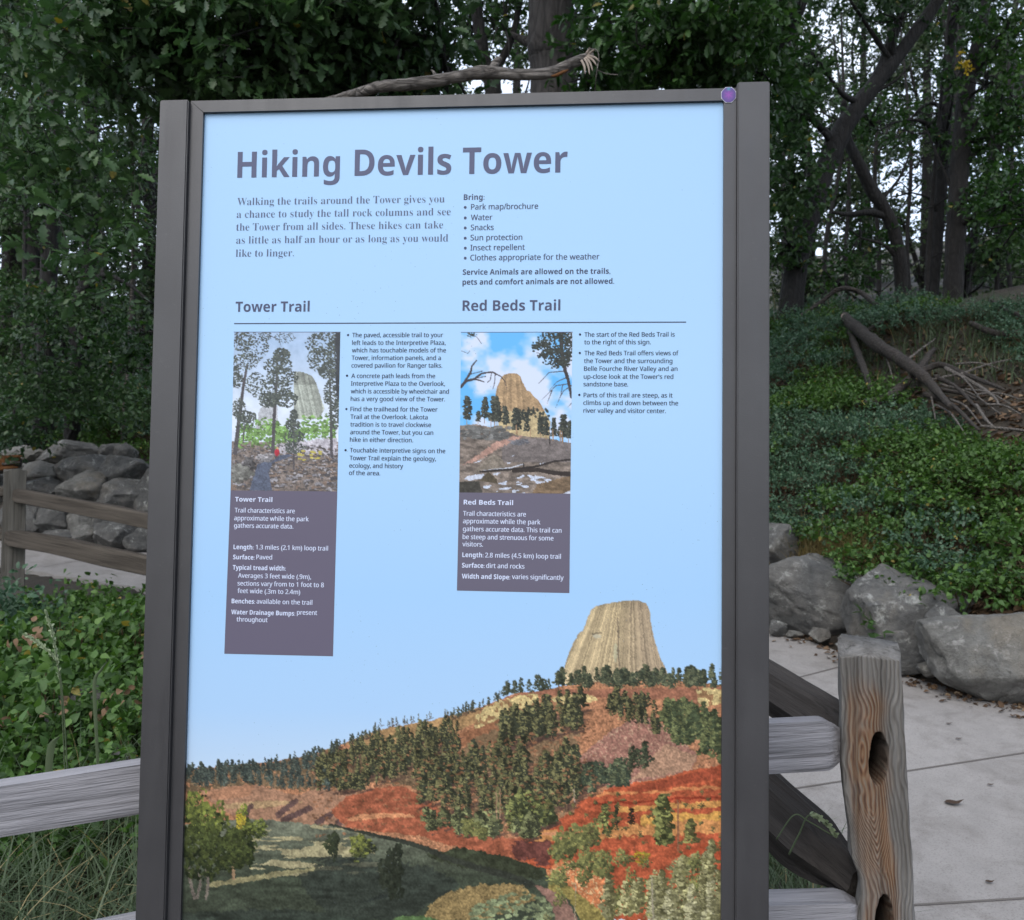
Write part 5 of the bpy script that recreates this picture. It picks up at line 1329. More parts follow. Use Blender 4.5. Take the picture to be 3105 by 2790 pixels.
# trees on the right slope
tree('oak_tree', 'leaning dark oak just right of the sign, its trunk forking near the top', [(1562, 622, 13.0, .185), (1580, 500, 13.0, .165), (1612, 390, 13.0, .16), (1652, 285, 13.0, .155), (1700, 205, 13.0, .13), (1765, 125, 13.0, .11), (1845, 15, 13.0, .09), (1900, -70, 13, .06)],
     [(1560, 230, 12.6, 50, 90, .6, 110), (1570, 370, 12.4, 55, 90, .7, 120), (1620, 120, 12.2, 80, 80, .7, 90, -.02), (1560, 480, 12.8, 40, 60, .5, 50), (1780, 40, 12.8, 120, 70, .8, 70, .03), (1860, -120, 12.6, 240, 110, 1.2, 160), (1800, -420, 11, 420, 150, 2, 240), (1640, -60, 12, 160, 90, 1.0, 130)],  # highest clump, out of view, added as shade for the slope
     OAK, BARK, SIMPLE, .095, 12, .32, 6, limbs=[[(1705, 200, 13, .10), (1740, 140, 13, .085), (1765, 75, 13, .075), (1800, -20, 13, .05)], [(1645, 290, 13, .06), (1635, 270, 12.9, .045), (1628, 262, 12.8, .03)], [(1725, 185, 13, .03), (1770, 160, 12.9, .02), (1800, 130, 12.8, .01)]])
tree('oak_tree', 'crooked thin trunk bending left to meet the leaning oak, with a bare side branch', [(1782, 596, 13.8, .10), (1780, 520, 13.7, .105), (1762, 440, 13.6, .10), (1722, 372, 13.5, .095), (1694, 315, 13.4, .085), (1674, 268, 13.4, .07), (1668, 200, 13.3, .05)],
     [(1700, 470, 13.6, 70, 70, .6, 60, .03), (1720, 240, 14, 80, 70, .7, 44, .06), (1650, 560, 13.8, 70, 40, .6, 30)], OAK_WARM, BARK, SIMPLE, .09, 12, .3, 7,
     limbs=[[(1758, 430, 13.6, .07), (1720, 420, 13.5, .05), (1680, 424, 13.4, .04), (1645, 420, 13.3, .02)], [(1740, 400, 13.6, .03), (1780, 350, 13.6, .02), (1800, 300, 13.6, .012)]])
tree('oak_tree', 'slim straight trunk left of the thickest right-hand trunk', [(1842, 600, 15, .105), (1857, 430, 15, .10), (1868, 280, 15, .095), (1880, 100, 15, .085), (1892, -60, 15, .06)],
     [(1850, 260, 14.6, 90, 50, .7, 50, .03), (1890, 160, 14.4, 80, 60, .7, 56, .02), (1800, 380, 15, 80, 60, .7, 40, .04), (1900, 20, 14.5, 90, 60, .8, 60)], OAK, BARK, SIMPLE, .095, 12, .32, 8,
     limbs=[[(1866, 300, 15, .05), (1830, 245, 14.8, .035), (1780, 240, 14.6, .02), (1730, 262, 14.5, .01)], [(1868, 215, 15, .045), (1835, 205, 14.9, .03), (1795, 240, 14.8, .015)]])
tree('oak_tree', 'thickest straight trunk near the right edge, a yellow leaf cluster beside it', [(1884, 600, 14, .155), (1890, 450, 14, .145), (1902, 280, 14, .14), (1915, 160, 14, .125), (1938, 70, 14, .10), (1960, -60, 14, .07)],
     [(1950, 170, 13.6, 70, 60, .7, 70, -.02), (1990, 60, 13.4, 80, 70, .8, 80, -.02), (1960, 270, 13.6, 70, 60, .7, 60), (1990, 380, 13.0, 60, 70, .6, 60), (1930, 400, 14, 70, 60, .6, 44, .02), (2010, 210, 13.5, 50, 60, .6, 50), (1950, -120, 13.5, 200, 90, 1, 110)],
     OAK_WARM, BARK, SIMPLE, .095, 12, .32, 9, limbs=[[(1915, 165, 14, .06), (1955, 110, 13.9, .05), (2000, 40, 13.8, .035), (2040, -10, 13.8, .02)], [(1896, 330, 14, .05), (1935, 300, 13.9, .035), (1980, 270, 13.8, .02), (2030, 240, 13.7, .01)], [(1893, 400, 14, .03), (1850, 300, 14.1, .02), (1830, 250, 14.2, .01)]])
yr, yb = None, None
for o in list(COL.objects):
    if o.get('label', '').startswith('thickest straight trunk'): yr = o
r_ = np.random.default_rng(5); C = blob(1908, 118, 13.2, 9, 26, .06, 9, r_)
lv, tw = sprays(SIMPLE, C, 9, .10, .055, r_, lean=np.array([0, 0, -1.2]), up=.2)
o = link('yellow_leaves', mesh('yellow_leaves', lv[0] - np.array(yr.location), lv[1], False, {'tone': lv[2]}), YEL, yr, loc=(0, 0, 0)); o['label'] = 'small hanging cluster of yellow leaves'
tree('oak_tree', 'oblique thin trunk at the right edge leaning to the upper right', [(1905, 590, 15.5, .07), (1935, 430, 15.3, .075), (1965, 320, 15.2, .07), (2000, 220, 15, .06), (2050, 80, 15, .05)],
     [(2000, 460, 14.6, 60, 60, .6, 60), (1960, 520, 14.8, 60, 40, .6, 40), (2030, 330, 14.6, 50, 60, .6, 50)], OAK, BARK, SIMPLE, .09, 12, .32, 10)
tree('oak_tree', 'young tree with fresh green leaves at the right edge above the brush', [(2040, 560, 11.5, .05), (2030, 460, 11.4, .04), (2010, 400, 11.3, .03)],
     [(1990, 400, 11.2, 40, 40, .4, 34), (2015, 440, 11, 40, 40, .4, 34)], OAK_WARM, BARK, SIMPLE, .09, 12, .3, 11)
# dark trunks on the left
tree('oak_tree', 'dark trunk under the left canopy, farthest left', [(92, 700, 13, .13), (98, 520, 13, .12), (110, 300, 13, .11), (105, 60, 13, .09)],
     [(60, 330, 12, 130, 100, .9, 90, .0), (130, 620, 12.4, 130, 60, .9, 90), (40, 780, 12.6, 120, 60, .8, 80), (100, -100, 12, 280, 130, 1.5, 150)], OAK, BARK, SIMPLE, .10, 12, .36, 12)
tree('oak_tree', 'crooked dark trunk under the left canopy, next to the sign', [(150, 660, 12.2, .09), (158, 590, 12.2, .085), (176, 520, 12.2, .08), (170, 420, 12.1, .07), (190, 300, 12, .05)],
     [(190, 260, 12, 90, 80, .7, 70, .02), (240, 690, 11.6, 70, 70, .6, 70), (180, 800, 12, 110, 50, .7, 80), (270, 500, 12.4, 60, 90, .7, 50, .03)], OAK_WARM, BARK, SIMPLE, .095, 12, .34, 13, limbs=[[(160, 580, 12.2, .04), (200, 545, 12.1, .035), (250, 560, 12, .025), (300, 600, 11.9, .015)], [(172, 440, 12.1, .03), (120, 400, 12, .02), (60, 410, 12, .01)]])
tree('sapling', 'thin straw-coloured sapling stem left of the sign top corner', [(262, 560, 12.5, .026), (262, 330, 10.4, .021), (256, 210, 9.4, .016), (250, 110, 9.3, .010)], [(250, 90, 9.2, 40, 40, .4, 16)], OAK_WARM, DEADBARK, SIMPLE, .09, 10, .3, 14, limb_to_blobs=False, cat='young tree')

# taller crowns behind the wood and overhead
BGT = [(90, 16, ''), (0, 18, ''), (180, 17.5, ''), (290, 19, ''), (-260, 17, 'left'), (40, 20, ''), (330, 24, ''), (700, 22, ''), (1010, 19, ''), (1180, 26, ''), (1420, 20, ''), (1590, 22, ''), (1720, 26, ''), (1830, 23, ''), (1910, 19, ''), (1990, 21, ''), (2180, 18, ''), (-80, 28, ''), (190, 30, ''), (1560, 30, '')]
for i, (px, d, _) in enumerate(BGT):
    r = np.random.default_rng(i + 60); h_ = r.uniform(7, 10)
    x = at(px, 600, d)[0]; z = float(ground_z(x, d)); pb = pix((x, d, z))[1]; pt = pix((x, d, z + h_))[1]
    cr_ = [(px + r.normal(0, 90) * 14 / d, pb + (pt - pb) * q, d + r.normal(0, .5), r.uniform(110, 190) * 16 / d, r.uniform(55, 90) * 16 / d, 1.1, int(r.uniform(110, 150)), .0) for q in (.07, .18, .28, .42, .55, .68, .8, .92, 1.02)]
    tree('background_tree', ['tree seen through gaps far back in the wood'][0], [(px, pb, d, .16), (px + r.normal(0, 14), (pb + pt) / 2, d, .12), (px + r.normal(0, 30), pt, d, .05)], cr_, FAR, BARK, SIMPLE, .115, 11, .5, 20 + i, 'background trees of the wood', segs=8)
for i, (px, d, lean) in enumerate([(1632, 15.5, 20), (1690, 17, -26), (1735, 16, 14), (1808, 17.5, -18), (1830, 14.6, 30), (1925, 16.5, -20), (1968, 14.8, 26), (2008, 16, -12), (1545, 16, 12), (30, 15, 20), (210, 15.5, -16), (270, 16, 14)]):
    r = np.random.default_rng(i + 140); x = at(px, 600, d)[0]; pb = pix((x, d, float(ground_z(x, d))))[1]
    tr_ = [(px, pb, d, .045), (px + lean * .4 + r.normal(0, 6), pb - 180, d, .042), (px + lean + r.normal(0, 8), pb - 380, d, .034), (px + lean * 1.6, pb - 640, d, .018)]
    lm_ = []
    for q in range(9):
        t = r.uniform(.15, .95); sx_ = px + lean * t * 1.4; sy_ = pb - 600 * t; s_ = r.choice([-1, 1]); L_ = r.uniform(40, 110)
        lm_.append([(sx_, sy_, d, .014), (sx_ + s_ * L_ * .5, sy_ - L_ * r.uniform(-.1, .4), d + r.normal(0, .2), .009), (sx_ + s_ * L_, sy_ - L_ * r.uniform(-.3, .6), d + r.normal(0, .4), .004)])
    tree('thin_tree', 'thin dark bare-limbed trunk among the thicker trees', tr_, [(px + lean, pb - 420, d, 60, 90, .6, 26, .02)], OAK, BARK, SIMPLE, .085, 11, .3, 150 + i, 'thin bare-limbed trees', limbs=lm_, segs=7)
# unseen oaks added beyond the picture edges; their overhead crowns shade path and slope
for i, (px, d, cx_, cy_, cd_, lab) in enumerate([(2700, 7.5, 2000, -700, 6.5, 'unseen oak added beyond the right picture edge for overhead shade'), (-800, 8.5, -100, -650, 7.5, 'unseen oak added beyond the left picture edge for overhead shade')]):
    tree('oak_tree', lab, [(px, 900, d, .22), (px, 200, d, .2), ((px * 2 + cx_) / 3, -400, d, .16), ((px + cx_) / 2, cy_ + 100, (d + cd_) / 2, .1)],
         [(cx_, cy_, cd_, 520, 160, 1.8, 330), (cx_ - 500 * (1 if i == 0 else -1), cy_ - 260, cd_ + 1, 420, 150, 1.8, 260)], OAK, BARK, SIMPLE, .17, 10, .5, 50 + i, 'unseen oaks added for shade', segs=10)

# ---------------------------------------------------------------- broken branch behind the sign top
br = empty('broken_branch', tuple(at(930, 160, 3.2)), 'broken dead branch with scaly bark and a splintered end, lying behind the sign top', 'branch')
def B_(x, y, r_px, d=3.2): return (*at(x, y, d), r_px * .72 / FOC * d)
def limb(name, pts, parent, mat, segs=12, rough=.24, rf=26, n_=None):
    P = np.array([q[:3] for q in pts]); V, F = tube(P, [q[3] for q in pts], n_ or len(pts) * 10, segs, rough, rf)
    return link(name, mesh(name, V - np.array(parent.location), F, True), mat, parent, loc=(0, 0, 0))
limb('limb', [B_(600, 212, 10, 3.35), B_(690, 190, 13, 3.3), B_(750, 172, 15), B_(830, 165, 17), B_(905, 152, 16), B_(960, 143, 18), B_(1030, 148, 15), B_(1090, 143, 15), B_(1130, 126, 14), B_(1160, 113, 12), B_(1172, 106, 8)], br, DEADBARK, 18, .17, 44, 260)
limb('branch_stub', [B_(970, 145, 11), B_(978, 130, 11), B_(985, 119, 10), B_(992, 116, 4)], br, DEADBARK, 10, .3, 40)
limb('branch_stub', [B_(862, 155, 7), B_(858, 143, 4), B_(852, 138, 2)], br, DEADBARK, 8, .3, 40)
SPL = plain('splintered_wood', (.24, .20, .165), .8, .2); RUST = plain('rusty_heartwood', (.10, .045, .018), .85, .1)
for i, (a_, b_) in enumerate([((1160, 112), (1180, 130)), ((1158, 114), (1172, 140)), ((1162, 110), (1186, 122)), ((1156, 116), (1166, 148)), ((1163, 108), (1176, 98)), ((1160, 106), (1166, 94)), ((1150, 120), (1157, 146))]):
    limb('splinter', [B_(*a_, 4.2, 3.18), B_((a_[0] + b_[0]) / 2 + 2, (a_[1] + b_[1]) / 2 - 2, 3.4, 3.17), B_(*b_, 1.2, 3.16)], br, SPL, 5, .3, 60, 8)
limb('heartwood', [B_(1090, 150, 2, 3.17), B_(1100, 149, 5, 3.165), B_(1112, 144, 5, 3.165), B_(1124, 138, 2, 3.17)], br, RUST, 8, .4, 60)
limb('bark_strip', [B_(1166, 97, 1.6, 3.15), B_(1178, 98, 1.5, 3.15), B_(1184, 112, 1.4, 3.15), B_(1179, 150, 1.3, 3.15), B_(1176, 186, 1.2, 3.2), B_(1170, 230, 1.2, 3.2)], br, DEADBARK, 5, .1, 30)
limb('bark_strip', [B_(1180, 138, 1.2, 3.15), B_(1200, 146, 1.1, 3.15), B_(1222, 148, .8, 3.15)], br, DEADBARK, 5, .1, 30)

# ---------------------------------------------------------------- fallen log on the slope
lg = empty('fallen_log', tuple(at(1760, 700, 9.6)), 'fallen dead tree trunk with spidery bare branches lying on the right slope', 'log')
def Lg(x, y, r_, d): return (*at(x, y, d), r_ / FOC * d)
_DS = np.linspace(4, 16, 480)
def on_slope(x, y, lift=.12):
    """depth at which the picture position meets the ground"""
    r = ray(x, y); ds = _DS; q = EYE + r * (ds / r[1])[:, None]
    below = q[:, 2] < gz_fast(q[:, 0], q[:, 1]) + lift
    return float(ds[np.argmax(below)]) if below.any() else 13.0
def slope_limb(name, pts, mat, segs=9, rough=.22, rf=14, lift=.12):
    return limb(name, [Lg(x, y, r_, on_slope(x, y, lift)) for x, y, r_ in pts], lg, mat, segs, rough, rf, len(pts) * 9)
DKBARK = bark_mat('dark_dead_bark', (.012, .009, .007), (.060, .048, .038), 22, 0)
slope_limb('trunk', [(1670, 626, 9), (1690, 646, 12), (1735, 682, 13), (1782, 712, 12), (1822, 742, 11), (1850, 770, 8), (1880, 805, 5)], DKBARK, 14, .24, 8, .3)
slope_limb('branch', [(1812, 738, 7), (1780, 766, 9), (1755, 788, 10), (1728, 798, 11), (1712, 792, 6)], DKBARK, 10, .24, 9, .2)
for P_ in [[(1680, 656, 6), (1702, 712, 7), (1722, 770, 5)], [(1815, 738, 9), (1835, 705, 7), (1848, 690, 4)], [(1820, 735, 7), (1860, 722, 6), (1920, 745, 5), (1985, 770, 3)], [(1850, 745, 5), (1890, 765, 4), (1925, 800, 3), (1945, 815, 2)], [(1870, 728, 4), (1930, 760, 4), (1965, 785, 3), (1975, 800, 2)],
           [(1860, 770, 5), (1900, 778, 4), (1930, 790, 3)], [(1930, 800, 3), (1950, 830, 3), (1965, 845, 2)], [(1830, 780, 6), (1880, 800, 5), (1935, 850, 3)], [(1715, 655, 5), (1740, 640, 4), (1790, 628, 4), (1810, 634, 2)], [(1940, 842, 3), (1990, 848, 3), (2030, 852, 2)]] + [[(x, y, 2.6), (x + dx * .5, y + dy * .4 - 6, 2), (x + dx, y + dy, 1)] for x, y, dx, dy in [(1760, 700, -30, -40), (1790, 716, 60, -46), (1840, 752, 90, -10), (1860, 760, 120, 60), (1880, 790, 60, 50), (1900, 740, 100, -30), (1910, 770, 90, 30), (1830, 750, 20, 80), (1870, 730, 70, 60), (1930, 780, 90, 10), (1740, 690, 26, 60), (1850, 800, 60, 60), (1950, 800, 70, 20), (1890, 720, 90, 10)]]:
    slope_limb('branch', P_, DKBARK if P_[0][2] > 4 else DEADBARK, 7, .2, 14, .22)
o = link('cut_face', mesh('cut_face', *tube([at(1668, 624, on_slope(1672, 628, .3) - .05), at(1674, 630, on_slope(1672, 628, .3))], [.035, .06], 4, 10, .2, 20)), SPL, lg)
le = empty('log_end', tuple(at(0, 918, 10.2)), 'broken orange-brown log end lying on the boulders at the left edge', 'log')
limb('trunk', [Lg(-140, 935, 18, 10.2), Lg(-50, 926, 18, 10.15), Lg(10, 918, 17, 10.1), Lg(38, 913, 12, 10.1)], le, DKBARK, 12, .3, 14)
limb('heartwood', [Lg(-20, 921, 15, 10.08), Lg(4, 917, 14.5, 10.06), Lg(24, 912, 11, 10.04), Lg(37, 905, 5, 10.02)], le, RUST, 14, .5, 30, 40)
for i, (x_, y_) in enumerate([(44, 902), (40, 914), (36, 924)]): limb('splinter', [Lg(x_ - 34, y_ + 3, 4, 9.99), Lg(x_ - 14, y_ + 1, 3.5, 9.97), Lg(x_, y_, 1, 9.96)], le, RUST if i != 1 else DEADBARK, 6, .4, 40)
# dead brush in the right wood
for i, (P_, lab) in enumerate([([(1560, 640, 3), (1620, 600, 4), (1660, 572, 5), (1700, 578, 5), (1735, 605, 5)], 'arched dead branch on the ridge between the leaning oak and the crooked trunk'), ([(1955, 590, 3), (1990, 612, 4), (2030, 630, 4)], 'bare dead branch on the ridge at the right edge'),
                               ([(1920, 640, 6), (1975, 660, 7), (2040, 655, 6)], 'grey rotten limb on the slope below the ridge at the right edge')]):
    b_ = empty('dead_branch', tuple(at(P_[0][0], P_[0][1], 12)), lab, 'branch', 'dead branches on the ridge')
    limb('limb', [Lg(x, y, r_, min(on_slope(x, y, .2), 12.6)) for x, y, r_ in P_], b_, DKBARK, 7, .2, 14)

# ---------------------------------------------------------------- shrubs
def shrub_mesh(seed, T, size, h, rad, n_, k, L, up, tone_sd=.15):
    r = np.random.default_rng(seed)
    a = r.uniform(0, 6.28, n_); q = np.sqrt(r.random(n_)) * rad; z = h * (1 - (q / rad) ** 2 * .55) * r.uniform(.35, 1.0, n_)
    C = np.column_stack([q * np.cos(a), q * np.sin(a), z])
    lean = np.column_stack([np.cos(a), np.sin(a), .5 * np.ones(n_)]) * .7
    lv, tw = sprays(T, C, k, L, size, r, lean, up, tone_sd, .25)
    acc = Acc()
    for i in range(0, n_, 2):
        c_ = C[i]; V, F = tube([(c_[0] * .25, c_[1] * .25, -.05), (c_[0] * .8, c_[1] * .8, c_[2] * .6), tuple(c_)], [.006, .004, .002], 6, 4); acc.add(V, F)
    return mesh('foliage', lv[0], lv[1], False, {'tone': lv[2]}), acc.mesh('stems')
STEM = plain('shrub_stem', (.07, .05, .03), .9, .1)
KINDS = {}
def kind(key, n_var, mat, *a):
    KINDS[key] = []
    for i in range(n_var):
        f, s = shrub_mesh(hash_(key) + i, *a); f.materials.append(mat); s.materials.append(STEM); KINDS[key].append((f, s))
def hash_(s): return sum(ord(ch) * (i + 3) for i, ch in enumerate(s))
kind('snowberry', 5, SNOWB, OVAL, .034, .30, .42, 130, 12, .18, .7, .22)
kind('bramble', 5, BRAM, POINT, .043, .22, .42, 150, 8, .16, 1.4, .26)
kind('nearbramble', 5, BRAM, POINT, .062, .44, .42, 105, 8, .24, .9, .26)
kind('nearsnow', 2, SNOWB, OVAL, .050, .55, .45, 130, 11, .22, .8)
def put_shrub(key, x, y, s, label, group, r, name='shrub', dz=-.02, cat='shrub'):
    f, st = KINDS[key][int(r.integers(len(KINDS[key])))]
    root = empty(name, (float(x), float(y), float(ground_z(x, y)) + dz), label, cat, group); root.scale = (s, s, s * r.uniform(.8, 1.2)); root.rotation_euler[2] = r.uniform(0, 6.28)
    for nm, me in (('foliage', f), ('stems', st)):
        o = bpy.data.objects.new(nm, me); COL.objects.link(o); o.parent = root
    return root
r = np.random.default_rng(31)
PTSH = []
for tries in range(9000):
    px, py = r.uniform(1490, 2090), r.uniform(600, 1235)
    d = on_slope(px, py, .12)
    if d > 13: continue
    q = at(px, py, d); n_ = float(bdist(q[0], q[1]))
    if n_ < .7 or (1560 < px < 1745 and 1050 < py < 1210) or (1680 < px < 2100 and py < 880 and py > 640 + (px - 1680) * .0 and abs((py - 640) - (px - 1680) * .55) < 95 + (px > 1850) * 60): continue
    if py < 690 and r.random() < .55: continue
    if any((q[0] - a_[0]) ** 2 + (q[1] - a_[1]) ** 2 < (.17 + .015 * d) ** 2 for a_ in PTSH): continue
    PTSH.append(q)
    pn = float(n3(np.array([q[0], q[1], 0]), .8, 2)); bright = (1650 < px < 1830 and 780 < py < 860) or (1600 < px < 1800 and 960 < py < 1130) or (1850 < px < 1960 and 1080 < py < 1160)
    if pn + r.normal(0, .15) > (-.1 if bright else .02): put_shrub('bramble', q[0], q[1], r.uniform(.75, 1.05), 'low bramble with bright green leaves on the slope above the right boulders', 'brambles on the right slope', r)
    else: put_shrub('snowberry', q[0], q[1], r.uniform(.65, 1.0), 'blue-green small-leaved bush on the slope above the right boulders', 'blue-green bushes on the right slope', r)
print('right shrubs', len(PTSH))
PL = []
for tries in range(4000):                                       # slope above the left boulders
    px, py = r.uniform(-60, 330), r.uniform(640, 890)
    d = on_slope(px, py, .12)
    if d > 19: continue
    q = at(px, py, d)
    if float(bdist(q[0], q[1])) < .9 or any((q[0] - a_[0]) ** 2 + (q[1] - a_[1]) ** 2 < .36 for a_ in PL): continue
    PL.append(q); put_shrub('bramble' if r.random() < .55 else 'snowberry', q[0], q[1], r.uniform(1.0, 1.4), 'leafy bush on the shaded slope above the left boulder pile', 'bushes above the left boulder pile', r)
print('left shrubs', len(PL))
PN = []
for tries in range(5000):                                       # brambles between the near rail and the path, left
    px, py = r.uniform(-80, 330), r.uniform(1235, 1700)
    rr_ = ray(px, py); t = 2.0
    for _ in range(50):
        q = EYE + rr_ * t; t += (q[2] - float(gz_fast(q[0], q[1]))) / max(-rr_[2], .05) * .8
    q = EYE + rr_ * t
    s_ = min(r.uniform(.6, .95), (py - (1165 if px > 95 else 1092)) * q[1] / FOC / .46)
    if s_ < .28: continue
    if q[1] < 2.5 or q[1] > 6.4 or bool(in_poly(q[0], q[1] + .35, PATHPOLY)) or any((q[0] - a_[0]) ** 2 + (q[1] - a_[1]) ** 2 < .10 for a_ in PN): continue
    PN.append(q)
    if px < 120 and py < 1330: put_shrub('nearsnow', q[0], q[1], max(s_, .55), 'dark blue-green bush below the far fence post', 'dark bushes below the far fence', r)
    else: put_shrub('nearbramble', q[0], q[1], s_, 'bramble with fresh green leaves between the near left rail and the path', 'brambles behind the near left rail', r)
print('near shrubs', len(PN))
# the same undergrowth carries on over the slope behind the sign
q = np.column_stack([r.uniform(-6.5, 4.2, 900), r.uniform(8, 16, 900)]); n_ = bdist(q[:, 0], q[:, 1]); ra_ = q[:, 0] / q[:, 1]
q = q[(n_ > .7) & (n_ < 7) & (ra_ > -.40) & (ra_ < .27)][:230]; prt = []
for i, (x_, y_) in enumerate(q):
    me = KINDS['bramble' if i % 2 else 'snowberry'][i % 4][0]; k = len(me.vertices)
    vv = np.zeros(k * 3, np.float32); me.vertices.foreach_get('co', vv); tt = np.zeros(k, np.float32); me.attributes['tone'].data.foreach_get('value', tt)
    ff = np.zeros(len(me.polygons) * 3, np.int32); me.polygons.foreach_get('vertices', ff)
    prt.append((vv.reshape(-1, 3) + [x_, y_, float(ground_z(x_, y_)) - .02], ff.reshape(-1, 3), tt))
tag(link('undergrowth', leafmesh('undergrowth', prt), BRAM), 'low leafy undergrowth on the slope behind the sign', 'undergrowth', kind='stuff')
for px, py, lab in [(1900, 1130, 'bright sapling with large fresh leaves above the tan block of stone'), (1770, 1105, 'low plant with pale green pointed leaves above the peaked grey boulder')]:
    d = on_slope(px, py + 55, .05); q = at(px, py + 55, d); put_shrub('bramble', q[0], q[1], 1.0, lab, None, r)
d = 5.8; q = at(1712, 1262, d)
sp_ = empty('weed', tuple(q), 'small green weed growing in the gap between the broad dark boulder and the peaked boulder', 'weed')
lv, tw = sprays(POINT, np.array([[0, -.05, .02], [.02, -.08, .10], [.05, -.06, .0], [-.02, -.1, .06]]), 6, .14, .07, r, np.array([.2, -.4, .7]), 1.0)
link('foliage', mesh('foliage', lv[0], lv[1], False, {'tone': np.clip(lv[2], 0, .9)}), BRAM, sp_, loc=(0, 0, 0))

# ---------------------------------------------------------------- grass, litter
def blades(base, L, wdt, r, lean=.5, bend=.7, segs=4, tone=None, dirs=None):
    n_ = len(base); a = r.uniform(0, 6.28, n_) if dirs is None else dirs
    h = np.column_stack([np.cos(a), np.sin(a), np.zeros(n_)]); side = np.column_stack([-np.sin(a), np.cos(a), np.zeros(n_)])
    le, be = r.uniform(0, lean, n_), r.uniform(.1, bend, n_); V = []
    for i in range(segs + 1):
        t = i / segs
        c_ = base + (L * t)[:, None] * (h * (le + be * t)[:, None] * .8 + np.array([0, 0, 1.0]) * (1 - .45 * be * t * t)[:, None])
        w_ = (wdt * (1 - t ** 1.7) + .0004)[:, None]
        V += [c_ - side * w_, c_ + side * w_]
    V = np.stack(V, 1); k = V.shape[1]; F = []
    for i in range(segs): F += [(2 * i, 2 * i + 1, 2 * i + 3), (2 * i, 2 * i + 3, 2 * i + 2)]
    F = np.array(F)[None] + (np.arange(n_) * k)[:, None, None]
    tn = np.clip(r.normal(.45, .2, n_), 0, .9) if tone is None else tone
    tn = np.where(r.random(n_) < .06, 1.0, tn)
    return V.reshape(-1, 3), F.reshape(-1, 3), np.repeat(tn, k)
def scatter_px(n_, x0, x1, y0, y1, r, keep=None):
    px, py = r.uniform(x0, x1, n_ * 4), r.uniform(y0, y1, n_ * 4)
    rr_ = RIGHT * ((px - PW / 2) / FOC)[:, None] + UP * ((PH / 2 - py) / FOC)[:, None] + FWD
    t = np.full(len(px), 2.0)
    for _ in range(30):
        q = EYE + rr_ * t[:, None]; t = t + (q[:, 2] - base_z(q[:, 0], q[:, 1])) / np.maximum(-rr_[:, 2], .02) * .9
    q = EYE + rr_ * t[:, None]; q[:, 2] = base_z(q[:, 0], q[:, 1]) - .01
    if keep is not None: q = q[keep(q)]
    return q[:n_]
offp = lambda q: ~in_poly(q[:, 0], q[:, 1], PATHPOLY) & (q[:, 1] > 1.6)
gb = scatter_px(1500, -120, 330, 1600, 2100, r, offp)
cl = gb[r.integers(0, len(gb), 1500)] + r.normal(0, .05, (1500, 3)) * [1, 1, 0]
g1 = blades(cl, r.uniform(.14, .5, len(cl)), r.uniform(.0018, .0045, len(cl)), r, 1.1, 1.7, 7)
gb2 = scatter_px(180, 1500, 1640, 1700, 1900, r, offp); cl2 = gb2[r.integers(0, len(gb2), 420)] + r.normal(0, .03, (420, 3)) * [1, 1, 0]
g2 = blades(cl2, r.uniform(.12, .32, len(cl2)), r.uniform(.0015, .003, len(cl2)), r, .7, 1.0)
gb3 = scatter_px(110, -60, 330, 1480, 1640, r, offp)
g3 = blades(gb3, r.uniform(.15, .4, len(gb3)), r.uniform(.0018, .004, len(gb3)), r, .6, .9)
tag(link('grass', leafmesh('grass', [g1, g2, g3]), GRASS), 'long green and straw grass under the near rails', 'grass', kind='stuff')
q = []
while len(q) < 1500:
    px, py = r.normal(1645, 60), r.normal(1115, 34)
    d = on_slope(px, py, .02)
    if 5 < d < 10: q.append(at(px, py, d))
q = np.array(q)
g4 = blades(q, r.uniform(.12, .30, len(q)), r.uniform(.0018, .0035, len(q)), r, .9, 1.1)
q = []
while len(q) < 1500:
    px, py = r.uniform(1500, 2060), r.uniform(600, 760)
    d = on_slope(px, py, .02)
    if 8 < d < 14: q.append(at(px, py, d))
q = np.array(q)
g5 = blades(q, r.uniform(.15, .35, len(q)), r.uniform(.003, .006, len(q)), r, .7, .9)
tag(link('dry_grass', leafmesh('dry_grass', [g4]), STRAW), 'patch of straw-coloured dry grass behind the right boulders', 'grass', kind='stuff')
tag(link('ridge_grass', leafmesh('ridge_grass', [g5]), GRASS), 'thin grass on the wooded ridge', 'grass', kind='stuff')
# fallen leaves
def litter(P, size, r): 
    n_ = len(P); d = r.normal(size=(n_, 3)) * [1, 1, .2]; nn = r.normal(size=(n_, 3)) * .45 + [0, 0, 1]
    return leaves(POINT, P + [0, 0, .012], d, nn, size * r.uniform(.6, 1.3, n_), np.clip(r.normal(.5, .3, n_), 0, 1))
P1 = scatter_px(900, -120, 330, 1560, 2100, r, offp)
q = []
for tries in range(5200):
    px, py = r.uniform(1490, 2060), r.uniform(600, 1240); d = on_slope(px, py, .0)
    if d < 13.5:
        w_ = at(px, py, d)
        if float(bdist(w_[0], w_[1])) > .3: q.append(w_)
P2 = np.array(q); P2[:, 2] = ground_z(P2[:, 0], P2[:, 1])
e = r.random(600); i_ = r.integers(2, 6, 600); P3 = np.column_stack([BX[i_] * (1 - e[:, None]) + BX[i_ + 1] * e[:, None], np.zeros(600)]); P3[:, :2] += r.normal(0, .09, (600, 2)) - [.03, .05]; P3[:, 2] = base_z(P3[:, 0], P3[:, 1]) + .012
tag(link('leaf_litter', leafmesh('leaf_litter', [litter(P1, .055, r), litter(P2, .075, r), litter(P3, .04, r)]), DRY), 'brown fallen leaves on the ground', 'leaves', kind='stuff')
